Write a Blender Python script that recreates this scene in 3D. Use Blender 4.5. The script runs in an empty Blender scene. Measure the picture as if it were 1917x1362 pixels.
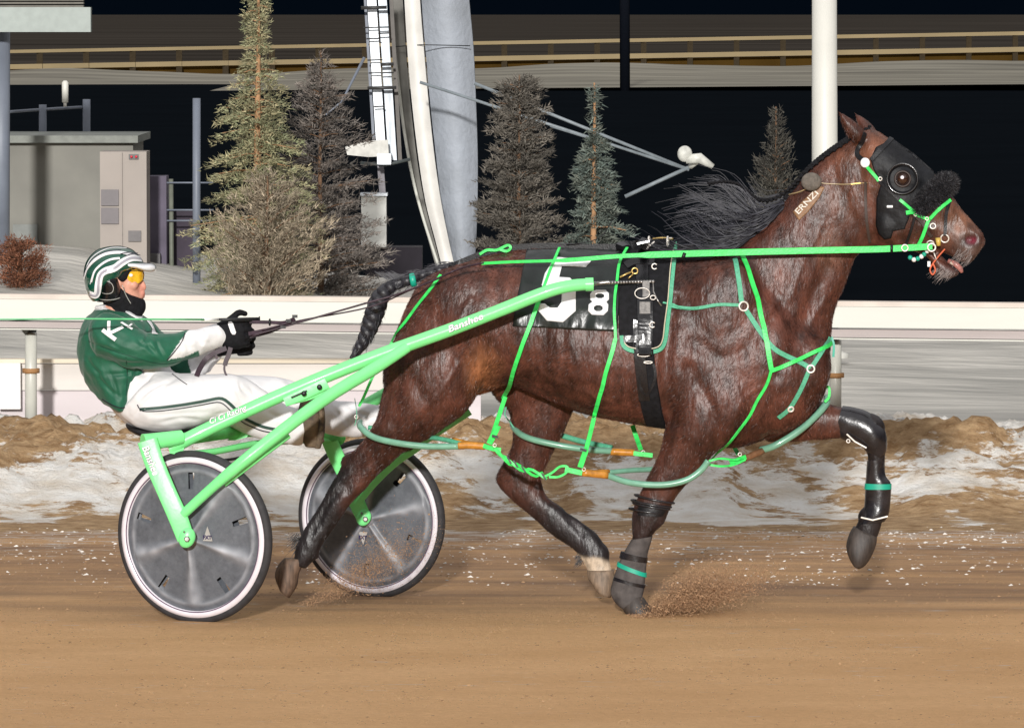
import bpy, bmesh, math, random
import numpy as np
from mathutils import Vector, Matrix, noise
from mathutils.bvhtree import BVHTree
from mathutils.geometry import tessellate_polygon

# ------------------------------------------------------------------ camera, sky, sun, exposure
sc = bpy.context.scene
COL = sc.collection
F = 11900.0            # focal length in pixels of the 1917 px wide photograph
CZ = 2.5               # height of the photographer's stand
PITCH = math.atan((681 - 20) / F)
cam = bpy.data.cameras.new('camera')
cam.sensor_width = 36.0
cam.lens = F / 1917 * 36.0
cam.clip_start = 0.5
cam.clip_end = 6000
camo = bpy.data.objects.new('camera', cam)
COL.objects.link(camo)
camo.location = (0, 0, CZ)
camo.rotation_euler = (math.pi / 2 - PITCH, 0, 0)
sc.camera = camo
sc.view_settings.view_transform = 'Standard'
sc.view_settings.look = 'None'
sc.view_settings.exposure = 0.0
sc.view_settings.gamma = 1.0

world = bpy.data.worlds.new('World')
sc.world = world
world.use_nodes = True
wn = world.node_tree
wn.nodes.clear()
wo = wn.nodes.new('ShaderNodeOutputWorld')
wb = wn.nodes.new('ShaderNodeBackground')
wc = wn.nodes.new('ShaderNodeTexCoord')
wx = wn.nodes.new('ShaderNodeSeparateXYZ')
wr = wn.nodes.new('ShaderNodeValToRGB')
wn.links.new(wc.outputs['Generated'], wx.inputs[0])
wn.links.new(wx.outputs['Z'], wr.inputs[0])
wn.links.new(wr.outputs[0], wb.inputs[0])
wn.links.new(wb.outputs[0], wo.inputs[0])
wr.color_ramp.elements[0].position = 0.16
wr.color_ramp.elements[0].color = (0.0012, 0.003, 0.006, 1)
wr.color_ramp.elements[1].position = 0.75
wr.color_ramp.elements[1].color = (0.90, 0.89, 0.90, 1)     # bright zenith added as overhead fill, standing in for the track floodlights
wb.inputs[1].default_value = 1.0

SUN_EL, SUN_AZ = 12.0, -3.0       # elevation, and degrees to the left of the camera's back
sun = bpy.data.lights.new('sun', 'SUN')
sun.energy = 3.9
sun.angle = math.radians(2.0)
sun.color = (1.0, 0.975, 0.94)
suno = bpy.data.objects.new('sun', sun)
COL.objects.link(suno)
_e, _a = math.radians(SUN_EL), math.radians(SUN_AZ)
_d = Vector((math.sin(_a) * math.cos(_e), -math.cos(_a) * math.cos(_e), math.sin(_e)))   # towards the lamp
suno.rotation_euler = _d.to_track_quat('Z', 'Y').to_euler()
suno.location = (-3, -6, 9)

# ------------------------------------------------------------------ helpers
RND = random.Random(7)
NR = np.random.default_rng(11)
cp, sp = math.cos(PITCH), math.sin(PITCH)

def ray(px, py):
    x = (px - 958.5) / F
    u = -(py - 681.0) / F
    return Vector((x, cp + u * sp, -sp + u * cp))

def P(px, py, Y):
    d = ray(px, py)
    return Vector((0, 0, CZ)) + d * (Y / d.y)

def proj(v):
    x, y, z = v[0], v[1], v[2] - CZ
    f = y * cp - z * sp
    u = y * sp + z * cp
    return (958.5 + F * x / f, 681.0 - F * u / f)

def projA(V):
    V = np.asarray(V)
    x, y, z = V[:, 0], V[:, 1], V[:, 2] - CZ
    f = y * cp - z * sp
    u = y * sp + z * cp
    return 958.5 + F * x / f, 681.0 - F * u / f

# horse's own vertical plane: heading turned 8 degrees towards the photographer
HA = math.radians(8)
HF = Vector((math.cos(HA), -math.sin(HA), 0))
HL = Vector((-math.sin(HA), -math.cos(HA), 0))
HQ = Vector((0.5, 26.45, 0))
def HP(px, py, lat=0.0):
    d = ray(px, py)
    o = Vector((0, 0, CZ))
    t = ((HQ + HL * lat) - o).dot(HL) / d.dot(HL)
    return o + d * t

ORG = {}
def setmat(o, m):
    ms = m if isinstance(m, (list, tuple)) else [m]
    for a in ms:
        o.data.materials.append(a)

def empty(name, loc):
    o = bpy.data.objects.new(name, None)
    COL.objects.link(o)
    o.location = loc
    o.empty_display_size = 0.2
    ORG[o.name] = Vector(loc)
    return o

def obj(name, V, Fc, mat, parent=None, smooth=True, mi=None, col=None, origin=None):
    V = np.asarray([tuple(v) for v in V] if not isinstance(V, np.ndarray) else V, dtype=float)
    me = bpy.data.meshes.new(name)
    if parent is not None:
        org = np.array(ORG[parent.name])
    elif origin is not None:
        org = np.array(origin, dtype=float)
    else:
        org = np.array([(V[:, 0].min() + V[:, 0].max()) / 2, (V[:, 1].min() + V[:, 1].max()) / 2, V[:, 2].min()])
    me.from_pydata((V - org).tolist(), [], Fc if isinstance(Fc, list) else Fc.tolist())
    if mi is not None:
        me.polygons.foreach_set('material_index', mi)
    if smooth:
        me.polygons.foreach_set('use_smooth', [True] * len(me.polygons))
    if col is not None:
        ca = me.color_attributes.new('tint', 'FLOAT_COLOR', 'POINT')
        c4 = np.ones((len(V), 4)); c4[:, :3] = col
        ca.data.foreach_set('color', c4.ravel())
    me.update()
    o = bpy.data.objects.new(name, me)
    COL.objects.link(o)
    setmat(o, mat)
    if parent is not None:
        o.parent = parent
        ORG[o.name] = Vector(org)
    else:
        o.location = org
        ORG[o.name] = Vector(org)
    return o

def tag(o, label=None, cat=None, group=None, kind=None):
    if label: o['label'] = label
    if cat: o['category'] = cat
    if group: o['group'] = group
    if kind: o['kind'] = kind
    return o

class MB:
    def __init__(s):
        s.V = []; s.F = []; s.M = []
    def add(s, V, Fc, m=0):
        b = len(s.V)
        s.V += [tuple(v) for v in V]
        s.F += [tuple(i + b for i in f) for f in Fc]
        s.M += [m] * len(Fc)
        return s
    def box(s, c, sx, sy, sz, rz=0.0, m=0, bev=0.0):
        c = Vector(c); ca, sa = math.cos(rz), math.sin(rz)
        V = []
        for z in (-1, 1):
            for (x, y) in ((-1, -1), (1, -1), (1, 1), (-1, 1)):
                X, Y = x * sx / 2, y * sy / 2
                V.append((c.x + X * ca - Y * sa, c.y + X * sa + Y * ca, c.z + z * sz / 2))
        s.add(V, [(0, 3, 2, 1), (4, 5, 6, 7), (0, 1, 5, 4), (1, 2, 6, 5), (2, 3, 7, 6), (3, 0, 4, 7)], m)
        return s
    def tube(s, pts, r, n=10, m=0, cap=True, flat=None):
        """swept round tube; r number or list; flat=(wide, thin, normal) for flattened bars"""
        pts = [Vector(p) for p in pts]
        k = len(pts)
        rs = r if isinstance(r, (list, tuple)) else [r] * k
        V = []; Fc = []
        up = None
        for i, p in enumerate(pts):
            a = pts[max(i - 1, 0)]; b = pts[min(i + 1, k - 1)]
            t = (b - a)
            if t.length < 1e-9: t = Vector((0, 0, 1))
            t.normalize()
            if up is None:
                up = Vector((0, 0, 1)) if abs(t.z) < .9 else Vector((1, 0, 0))
                if flat: up = Vector(flat[2])
            if flat: up = Vector(flat[2])
            sd = t.cross(up); sd.normalize()
            u2 = sd.cross(t); u2.normalize()
            if not flat: up = u2
            for j in range(n):
                th = 2 * math.pi * j / n
                if flat:
                    c_, s_ = math.cos(th), math.sin(th)
                    q = 0.45
                    V.append(p + sd * (flat[0] * rs[i] * math.copysign(abs(c_) ** q, c_)) + u2 * (flat[1] * rs[i] * math.copysign(abs(s_) ** q, s_)))
                else:
                    V.append(p + (sd * math.cos(th) + u2 * math.sin(th)) * rs[i])
        for i in range(k - 1):
            for j in range(n):
                Fc.append((i * n + j, i * n + (j + 1) % n, (i + 1) * n + (j + 1) % n, (i + 1) * n + j))
        if cap:
            Fc.append(tuple(reversed(range(n)))); Fc.append(tuple((k - 1) * n + j for j in range(n)))
        return s.add(V, Fc, m)
    def ball(s, c, r, ax=(1, 1, 1), n=12, m=0, R=None):
        c = Vector(c); V = []; Fc = []
        for i in range(n + 1):
            ph = math.pi * i / n
            for j in range(2 * n):
                th = math.pi * j / n
                v = Vector((math.sin(ph) * math.cos(th) * ax[0], math.sin(ph) * math.sin(th) * ax[1], math.cos(ph) * ax[2])) * r
                if R is not None: v = R @ v
                V.append(c + v)
        for i in range(n):
            for j in range(2 * n):
                Fc.append((i * 2 * n + j, (i + 1) * 2 * n + j, (i + 1) * 2 * n + (j + 1) % (2 * n), i * 2 * n + (j + 1) % (2 * n)))
        return s.add(V, Fc, m)
    def torus(s, c, nrm, R, r, n=64, k=10, m=0, squash=1.0):
        c = Vector(c); nrm = Vector(nrm).normalized()
        a = nrm.cross(Vector((0, 0, 1))); a.normalize(); b = nrm.cross(a)
        V = []; Fc = []
        for i in range(n):
            th = 2 * math.pi * i / n
            e = a * math.cos(th) + b * math.sin(th)
            for j in range(k):
                ph = 2 * math.pi * j / k
                V.append(c + e * (R + r * math.cos(ph)) + nrm * (r * squash * math.sin(ph)))
        for i in range(n):
            for j in range(k):
                Fc.append((i * k + j, ((i + 1) % n) * k + j, ((i + 1) % n) * k + (j + 1) % k, i * k + (j + 1) % k))
        return s.add(V, Fc, m)
    def lathe(s, c, nrm, prof, n=64, m=0):
        """prof: list of (radius, height along nrm)"""
        c = Vector(c); nrm = Vector(nrm).normalized()
        a = nrm.cross(Vector((0, 0, 1)) if abs(nrm.z) < .9 else Vector((1, 0, 0))); a.normalize(); b = nrm.cross(a)
        V = []; Fc = []
        for (r, h) in prof:
            for i in range(n):
                th = 2 * math.pi * i / n
                V.append(c + (a * math.cos(th) + b * math.sin(th)) * r + nrm * h)
        for q in range(len(prof) - 1):
            for i in range(n):
                Fc.append((q * n + i, q * n + (i + 1) % n, (q + 1) * n + (i + 1) % n, (q + 1) * n + i))
        return s.add(V, Fc, m)
    def build(s, name, mat, parent=None, smooth=True, origin=None):
        mi = s.M if isinstance(mat, (list, tuple)) else None
        return obj(name, s.V, s.F, mat, parent, smooth, mi=mi, origin=origin)

def autosmooth(o, ang=35):
    me = o.data
    bm = bmesh.new(); bm.from_mesh(me)
    for e in bm.edges:
        if len(e.link_faces) == 2 and e.calc_face_angle(0) > math.radians(ang):
            e.smooth = False
    bm.to_mesh(me); bm.free()
    return o

def cr(pts, k=6):
    """Catmull-Rom resample of a list of equal-length tuples"""
    A = [np.array(p, dtype=float) for p in pts]
    if len(A) < 3:
        return [tuple(A[0] + (A[-1] - A[0]) * t / k) for t in range(k + 1)]
    out = []
    for i in range(len(A) - 1):
        p0 = A[max(i - 1, 0)]; p1 = A[i]; p2 = A[i + 1]; p3 = A[min(i + 2, len(A) - 1)]
        for j in range(k):
            t = j / k
            out.append(tuple(0.5 * ((2 * p1) + (-p0 + p2) * t + (2 * p0 - 5 * p1 + 4 * p2 - p3) * t * t + (-p0 + 3 * p1 - 3 * p2 + p3) * t ** 3)))
    out.append(tuple(A[-1]))
    return out

def lofts(mb, st, pos, latdir, n=22, k=4, q=0.92):
    """st: (ax,ay,bx,by,lat,half,egg) pixel pairs swept into a body limb"""
    st = [tuple(s) + (0.0,) * (7 - len(s)) for s in st]
    R = cr(st, k)
    V = []; Fc = []
    for (ax, ay, bx, by, lat, t, e) in R:
        A = pos(ax, ay, lat); B = pos(bx, by, lat)
        c = (A + B) / 2; u = (A - B) / 2
        for j in range(n):
            th = 2 * math.pi * j / n
            c_, s_ = math.cos(th), math.sin(th)
            V.append(c + u * math.copysign(abs(c_) ** q, c_) + latdir * (t * math.copysign(abs(s_) ** q, s_) * (1 - e * c_)))
    m = len(R)
    for i in range(m - 1):
        for j in range(n):
            Fc.append((i * n + j, i * n + (j + 1) % n, (i + 1) * n + (j + 1) % n, (i + 1) * n + j))
    Fc.append(tuple(reversed(range(n)))); Fc.append(tuple((m - 1) * n + j for j in range(n)))
    mb.add(V, Fc)

def remesh(mb, voxel, smooth=4, fac=0.5):
    """voxel union of everything in mb -> (V, F) arrays"""
    me = bpy.data.meshes.new('tmp')
    me.from_pydata([tuple(v) for v in mb.V], [], mb.F)
    bm = bmesh.new(); bm.from_mesh(me)
    # orient every island outwards
    bmesh.ops.recalc_face_normals(bm, faces=bm.faces)
    bm.to_mesh(me); bm.free()
    o = bpy.data.objects.new('tmp', me)
    COL.objects.link(o)
    r = o.modifiers.new('r', 'REMESH'); r.mode = 'VOXEL'; r.voxel_size = voxel
    if smooth:
        s_ = o.modifiers.new('s', 'SMOOTH'); s_.iterations = smooth; s_.factor = fac
    dg = bpy.context.evaluated_depsgraph_get()
    dg.update()
    m2 = bpy.data.meshes.new_from_object(o.evaluated_get(dg))
    V = np.empty(len(m2.vertices) * 3); m2.vertices.foreach_get('co', V); V = V.reshape(-1, 3)
    N = np.empty(len(m2.vertices) * 3); m2.vertex_normals.foreach_get('vector', N); N = N.reshape(-1, 3)
    Fc = [tuple(p.vertices) for p in m2.polygons]
    bpy.data.objects.remove(o); bpy.data.meshes.remove(me); bpy.data.meshes.remove(m2)
    return V, N, Fc

def nz(p, sc_=1.0, seed=0.0):
    return noise.noise(Vector((p[0] * sc_ + seed, p[1] * sc_, p[2] * sc_)))

def strip(mb, pts, nrms, width, thick=0.003, m=0):
    """flat strap: pts, outward normals, width (number or list)"""
    k = len(pts)
    ws = width if isinstance(width, (list, tuple)) else [width] * k
    V = []; Fc = []
    for i in range(k):
        a = Vector(pts[max(i - 1, 0)]); b = Vector(pts[min(i + 1, k - 1)])
        t = b - a
        if t.length < 1e-9: t = Vector((1, 0, 0))
        t.normalize()
        n = Vector(nrms[i]); n = (n - t * n.dot(t))
        if n.length < 1e-6: n = Vector((0, -1, 0))
        n.normalize()
        s_ = t.cross(n).normalized() * ws[i] / 2
        p = Vector(pts[i])
        V += [p - s_, p + s_, p + s_ * .92 + n * thick, p - s_ * .92 + n * thick]
    for i in range(k - 1):
        for j in range(4):
            Fc.append((i * 4 + j, i * 4 + (j + 1) % 4, (i + 1) * 4 + (j + 1) % 4, (i + 1) * 4 + j))
    Fc.append((0, 1, 2, 3)); Fc.append(tuple(4 * (k - 1) + j for j in (3, 2, 1, 0)))
    mb.add(V, Fc, m)

def resamp(path, step=6.0):
    """resample a polyline of tuples by the distance in its first two entries"""
    A = [np.array(p, dtype=float) for p in path]
    out = [A[0]]
    for a, b in zip(A[:-1], A[1:]):
        d = math.hypot(*(b - a)[:2]); n = max(1, int(d / step))
        for i in range(1, n + 1):
            out.append(a + (b - a) * i / n)
    return [tuple(p) for p in out]

CAMP = Vector((0, 0, CZ))
def hit(bvh, px, py):
    d = ray(px, py).normalized()
    loc, nrm, idx, dist = bvh.ray_cast(CAMP, d, 100)
    if loc is None: return None
    if nrm.dot(d) > 0: nrm = -nrm
    return loc, nrm

def smoothpts(Ps, it=2):
    Ps = [Vector(p) for p in Ps]
    for _ in range(it):
        Q = Ps[:]
        for i in range(1, len(Ps) - 1):
            Q[i] = Ps[i] * .5 + (Ps[i - 1] + Ps[i + 1]) * .25
        Ps = Q
    return Ps

def drape_path(bvh, path, off=0.004, step=6.0, default=None, sm=3, maxjump=0.12):
    """pixels -> points lying on the surface; where nothing is hit use default(px,py) or neighbours"""
    pp = resamp(path, step)
    R = []
    for p in pp:
        h = hit(bvh, p[0], p[1])
        if h: R.append([h[0] + h[1] * off, h[1]])
        elif default is not None: R.append([default(p[0], p[1]), Vector((0, -1, 0))])
        else: R.append(None)
    good = [i for i, r in enumerate(R) if r]
    for i, r in enumerate(R):
        if r is None:
            g = min(good, key=lambda x: abs(x - i))
            R[i] = [P(pp[i][0], pp[i][1], R[g][0].y), R[g][1]]
    Ps = smoothpts([r[0] for r in R], sm)
    Ns = smoothpts([r[1] for r in R], sm + 2)
    Ps = [p + n.normalized() * 0.0 for p, n in zip(Ps, Ns)]
    return Ps, Ns

def drape_strap(bvh, path, width, name, mat, parent, off=0.004, thick=0.004, step=6.0, default=None, smooth_px=True, label=None):
    if smooth_px and len(path) > 2: path = cr(path, 8)
    Ps, Ns = drape_path(bvh, path, off, step, default)
    mb = MB(); strip(mb, Ps, Ns, width, thick)
    o = mb.build(name, mat, parent, smooth=False)
    if label: o['label'] = label
    return o

def poly2d(loops, step=7.0):
    """list of 2D loops (first outer, rest holes) -> fine triangulated 2D verts, faces"""
    L = [[Vector((p[0], p[1], 0)) for p in lp] for lp in loops]
    tris = tessellate_polygon(L)
    flat = [v for lp in L for v in lp]
    return subdiv2d(flat, [tuple(t) for t in tris], step)

def subdiv2d(V, T, step):
    bm = bmesh.new()
    vs = [bm.verts.new((v[0], v[1], 0)) for v in V]
    for t in T:
        try: bm.faces.new([vs[i] for i in t])
        except Exception: pass
    bmesh.ops.remove_doubles(bm, verts=bm.verts, dist=1e-4)
    bmesh.ops.triangulate(bm, faces=bm.faces)
    for _ in range(7):
        es = [e for e in bm.edges if e.calc_length() > step]
        if not es: break
        bmesh.ops.subdivide_edges(bm, edges=es, cuts=1)
        bmesh.ops.triangulate(bm, faces=bm.faces)
    bm.verts.index_update()
    V2 = [tuple(v.co)[:2] for v in bm.verts]; F2 = [tuple(v.index for v in f.verts) for f in bm.faces]
    bm.free()
    return V2, F2

def drape_mesh(bvh, V2, F2, name, mat, parent, off=0.006, default=None, flatY=None, thick=0.0, wrink=0.0):
    V = []; N = []; last = None; miss = []
    for i, v in enumerate(V2):
        if flatY is not None:
            V.append(flatY(v[0], v[1])); N.append(Vector((0, -1, 0))); continue
        h = hit(bvh, v[0], v[1])
        if h:
            V.append(h[0] + h[1] * off); N.append(h[1])
        else:
            V.append(None); N.append(Vector((0, -1, 0))); miss.append(i)
    if miss:
        good = [i for i in range(len(V)) if V[i] is not None]
        for i in miss:
            if default is not None: V[i] = default(V2[i][0], V2[i][1]); continue
            g = min(good, key=lambda x: (V2[x][0] - V2[i][0]) ** 2 + (V2[x][1] - V2[i][1]) ** 2)
            V[i] = P(V2[i][0], V2[i][1], V[g].y)
    if wrink:
        for i in range(len(V)):
            V[i] = V[i] + Vector((0, -1, 0)) * (wrink * (0.5 + nz(V[i], 14, 3)))
    # orient faces to the camera side
    F3 = []
    for f in F2:
        a, b, c = (Vector(V[i]) for i in f[:3])
        if (b - a).cross(c - a).dot(a - CAMP) > 0: f = tuple(reversed(f))
        F3.append(f)
    if thick > 0:
        n = len(V)
        V = V + [V[i] - N[i] * thick for i in range(n)]
        ec = {}
        for f in F3:
            for a, b in zip(f, f[1:] + f[:1]):
                ec[(a, b)] = 1
        side = [(b, a, a + n, b + n) for (a, b) in ec if (b, a) not in ec]
        F3 = F3 + [tuple(reversed([i + n for i in f])) for f in F3] + side
    return obj(name, V, F3, mat, parent)

def text2d(txt, size=1.0, bold=0.0, shear=0.0, space=1.0):
    cu = bpy.data.curves.new('t', 'FONT'); cu.body = txt; cu.size = size; cu.offset = bold; cu.shear = shear
    cu.space_character = space; cu.align_x = 'LEFT'; cu.resolution_u = 4
    o = bpy.data.objects.new('t', cu); COL.objects.link(o)
    dg = bpy.context.evaluated_depsgraph_get(); dg.update()
    me = bpy.data.meshes.new_from_object(o.evaluated_get(dg))
    V = [tuple(v.co)[:2] for v in me.vertices]; Fc = [tuple(p.vertices) for p in me.polygons]
    bpy.data.objects.remove(o); bpy.data.curves.remove(cu); bpy.data.meshes.remove(me)
    return V, Fc

def text_px(txt, p0, p1, hgt, bold=0.0, shear=0.0, step=6.0):
    """text fitted so that its baseline runs from pixel p0 to p1, cap height hgt px"""
    V, Fc = text2d(txt, 1.0, bold, shear)
    x0 = min(v[0] for v in V); x1 = max(v[0] for v in V)
    y1 = 0.70
    ux, uy = p1[0] - p0[0], p1[1] - p0[1]
    L = math.hypot(ux, uy); nx, ny = uy / L, -ux / L
    out = []
    for (x, y) in V:
        a = (x - x0) / (x1 - x0); b = y / y1 * hgt
        out.append((p0[0] + ux * a + nx * b, p0[1] + uy * a + ny * b))
    return subdiv2d(out, Fc, step)

# ------------------------------------------------------------------ materials
def nodes_of(name):
    m = bpy.data.materials.new(name); m.use_nodes = True
    nt = m.node_tree; b = nt.nodes['Principled BSDF']
    return m, nt, b

def mat(name, c, rough=0.6, metal=0.0, var=0.15, scale=20.0, bump=0.0, bscale=None, spec=0.5, stretch=(1, 1, 1), c2=None, sheen=0.0, coat=0.0, trans=0.0, detail=4.0, alpha=1.0):
    """procedural colour with a noise variation and bump"""
    m, nt, b = nodes_of(name)
    L = nt.links.new
    tc = nt.nodes.new('ShaderNodeTexCoord')
    mp = nt.nodes.new('ShaderNodeMapping'); mp.inputs['Scale'].default_value = stretch
    L(tc.outputs['Object'], mp.inputs[0])
    n1 = nt.nodes.new('ShaderNodeTexNoise'); n1.inputs['Scale'].default_value = scale; n1.inputs['Detail'].default_value = detail
    L(mp.outputs[0], n1.inputs['Vector'])
    cr_ = nt.nodes.new('ShaderNodeValToRGB')
    cr_.color_ramp.elements[0].position = 0.3; cr_.color_ramp.elements[1].position = 0.7
    lo = tuple(max(0, x * (1 - var)) for x in c) if c2 is None else c2
    hi = tuple(min(1, x * (1 + var)) for x in c) if c2 is None else c
    cr_.color_ramp.elements[0].color = (*lo, 1); cr_.color_ramp.elements[1].color = (*hi, 1)
    L(n1.outputs['Fac'], cr_.inputs[0]); L(cr_.outputs[0], b.inputs['Base Color'])
    b.inputs['Roughness'].default_value = rough; b.inputs['Metallic'].default_value = metal
    b.inputs['Specular IOR Level'].default_value = spec
    if sheen: b.inputs['Sheen Weight'].default_value = sheen
    if coat: b.inputs['Coat Weight'].default_value = coat
    if trans: b.inputs['Transmission Weight'].default_value = trans
    if alpha < 1: b.inputs['Alpha'].default_value = alpha
    if bump:
        n2 = nt.nodes.new('ShaderNodeTexNoise'); n2.inputs['Scale'].default_value = bscale or scale * 3; n2.inputs['Detail'].default_value = 5
        L(mp.outputs[0], n2.inputs['Vector'])
        bp = nt.nodes.new('ShaderNodeBump'); bp.inputs['Strength'].default_value = 1.0; bp.inputs['Distance'].default_value = bump
        L(n2.outputs['Fac'], bp.inputs['Height']); L(bp.outputs[0], b.inputs['Normal'])
    return m

def tintmat(name, rough=0.7, spec=0.3, scale=40.0, var=0.25, bump=0.0, bscale=100.0, stretch=(1, 1, 1), sheen=0.0, trl=0.0):
    """colour from the mesh's tint attribute times a noise"""
    m, nt, b = nodes_of(name); L = nt.links.new
    at = nt.nodes.new('ShaderNodeAttribute'); at.attribute_name = 'tint'
    tc = nt.nodes.new('ShaderNodeTexCoord')
    mp = nt.nodes.new('ShaderNodeMapping'); mp.inputs['Scale'].default_value = stretch
    L(tc.outputs['Object'], mp.inputs[0])
    n1 = nt.nodes.new('ShaderNodeTexNoise'); n1.inputs['Scale'].default_value = scale; n1.inputs['Detail'].default_value = 5
    L(mp.outputs[0], n1.inputs['Vector'])
    mr = nt.nodes.new('ShaderNodeMapRange'); mr.inputs['From Min'].default_value = .3; mr.inputs['From Max'].default_value = .7
    mr.inputs['To Min'].default_value = 1 - var; mr.inputs['To Max'].default_value = 1 + var
    L(n1.outputs['Fac'], mr.inputs[0])
    mx = nt.nodes.new('ShaderNodeVectorMath'); mx.operation = 'SCALE'
    L(at.outputs['Color'], mx.inputs[0]); L(mr.outputs[0], mx.inputs['Scale'])
    L(mx.outputs[0], b.inputs['Base Color'])
    b.inputs['Roughness'].default_value = rough; b.inputs['Specular IOR Level'].default_value = spec
    if sheen: b.inputs['Sheen Weight'].default_value = sheen
    if bump:
        n2 = nt.nodes.new('ShaderNodeTexNoise'); n2.inputs['Scale'].default_value = bscale; n2.inputs['Detail'].default_value = 5
        L(mp.outputs[0], n2.inputs['Vector'])
        bp = nt.nodes.new('ShaderNodeBump'); bp.inputs['Distance'].default_value = bump
        L(n2.outputs['Fac'], bp.inputs['Height']); L(bp.outputs[0], b.inputs['Normal'])
    return m

M = {}
M['neon'] = mat('neon green enamel', (0.21, 0.84, 0.29), 0.35, var=0.08, scale=9, coat=0.2, bump=.0006, bscale=60)
M['neon_dirty'] = mat('muddied green enamel', (0.12, 0.62, 0.17), 0.5, var=0.35, scale=14)
M['strapgreen'] = mat('green strap plastic', (0.045, 0.74, 0.13), 0.42, var=0.22, scale=45, bump=.001, bscale=120)
M['webgreen'] = mat('sea green webbing', (0.09, 0.40, 0.24), 0.65, var=0.18, scale=120)
M['tubegreen'] = mat('pale green tube', (0.17, 0.38, 0.27), 0.28, var=0.12, scale=25, coat=0.4)
M['orange'] = mat('brown tape', (0.52, 0.22, 0.03), 0.3, var=0.4, scale=30, coat=0.3)
M['teal'] = mat('teal band', (0.01, 0.36, 0.24), 0.4, var=0.1)
M['white'] = mat('white paint', (0.80, 0.80, 0.78), 0.4, var=0.04)
M['decal'] = mat('white decal', (0.82, 0.82, 0.82), 0.5, var=0.05)
M['ink'] = mat('navy ink', (0.03, 0.02, 0.08), 0.5)
M['black'] = mat('black leather', (0.008, 0.008, 0.010), 0.42, spec=.35, var=0.4, scale=60, bump=0.001, bscale=180)
M['shinyblack'] = mat('black patent plastic', (0.010, 0.010, 0.012), 0.22, var=0.4, scale=20, bump=0.002, bscale=25)
M['blackcloth'] = mat('black cloth', (0.009, 0.009, 0.011), 0.8, var=0.4, scale=50, bump=0.002, bscale=60, spec=.2)
M['steel'] = mat('polished steel', (0.30, 0.29, 0.28), 0.3, metal=0.8, var=0.4, scale=50)
M['chrome'] = mat('bright buckle', (0.80, 0.76, 0.70), 0.35, metal=0.3, var=0.1)
M['brass'] = mat('brass', (0.65, 0.46, 0.16), 0.3, metal=0.7, var=0.1)
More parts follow.
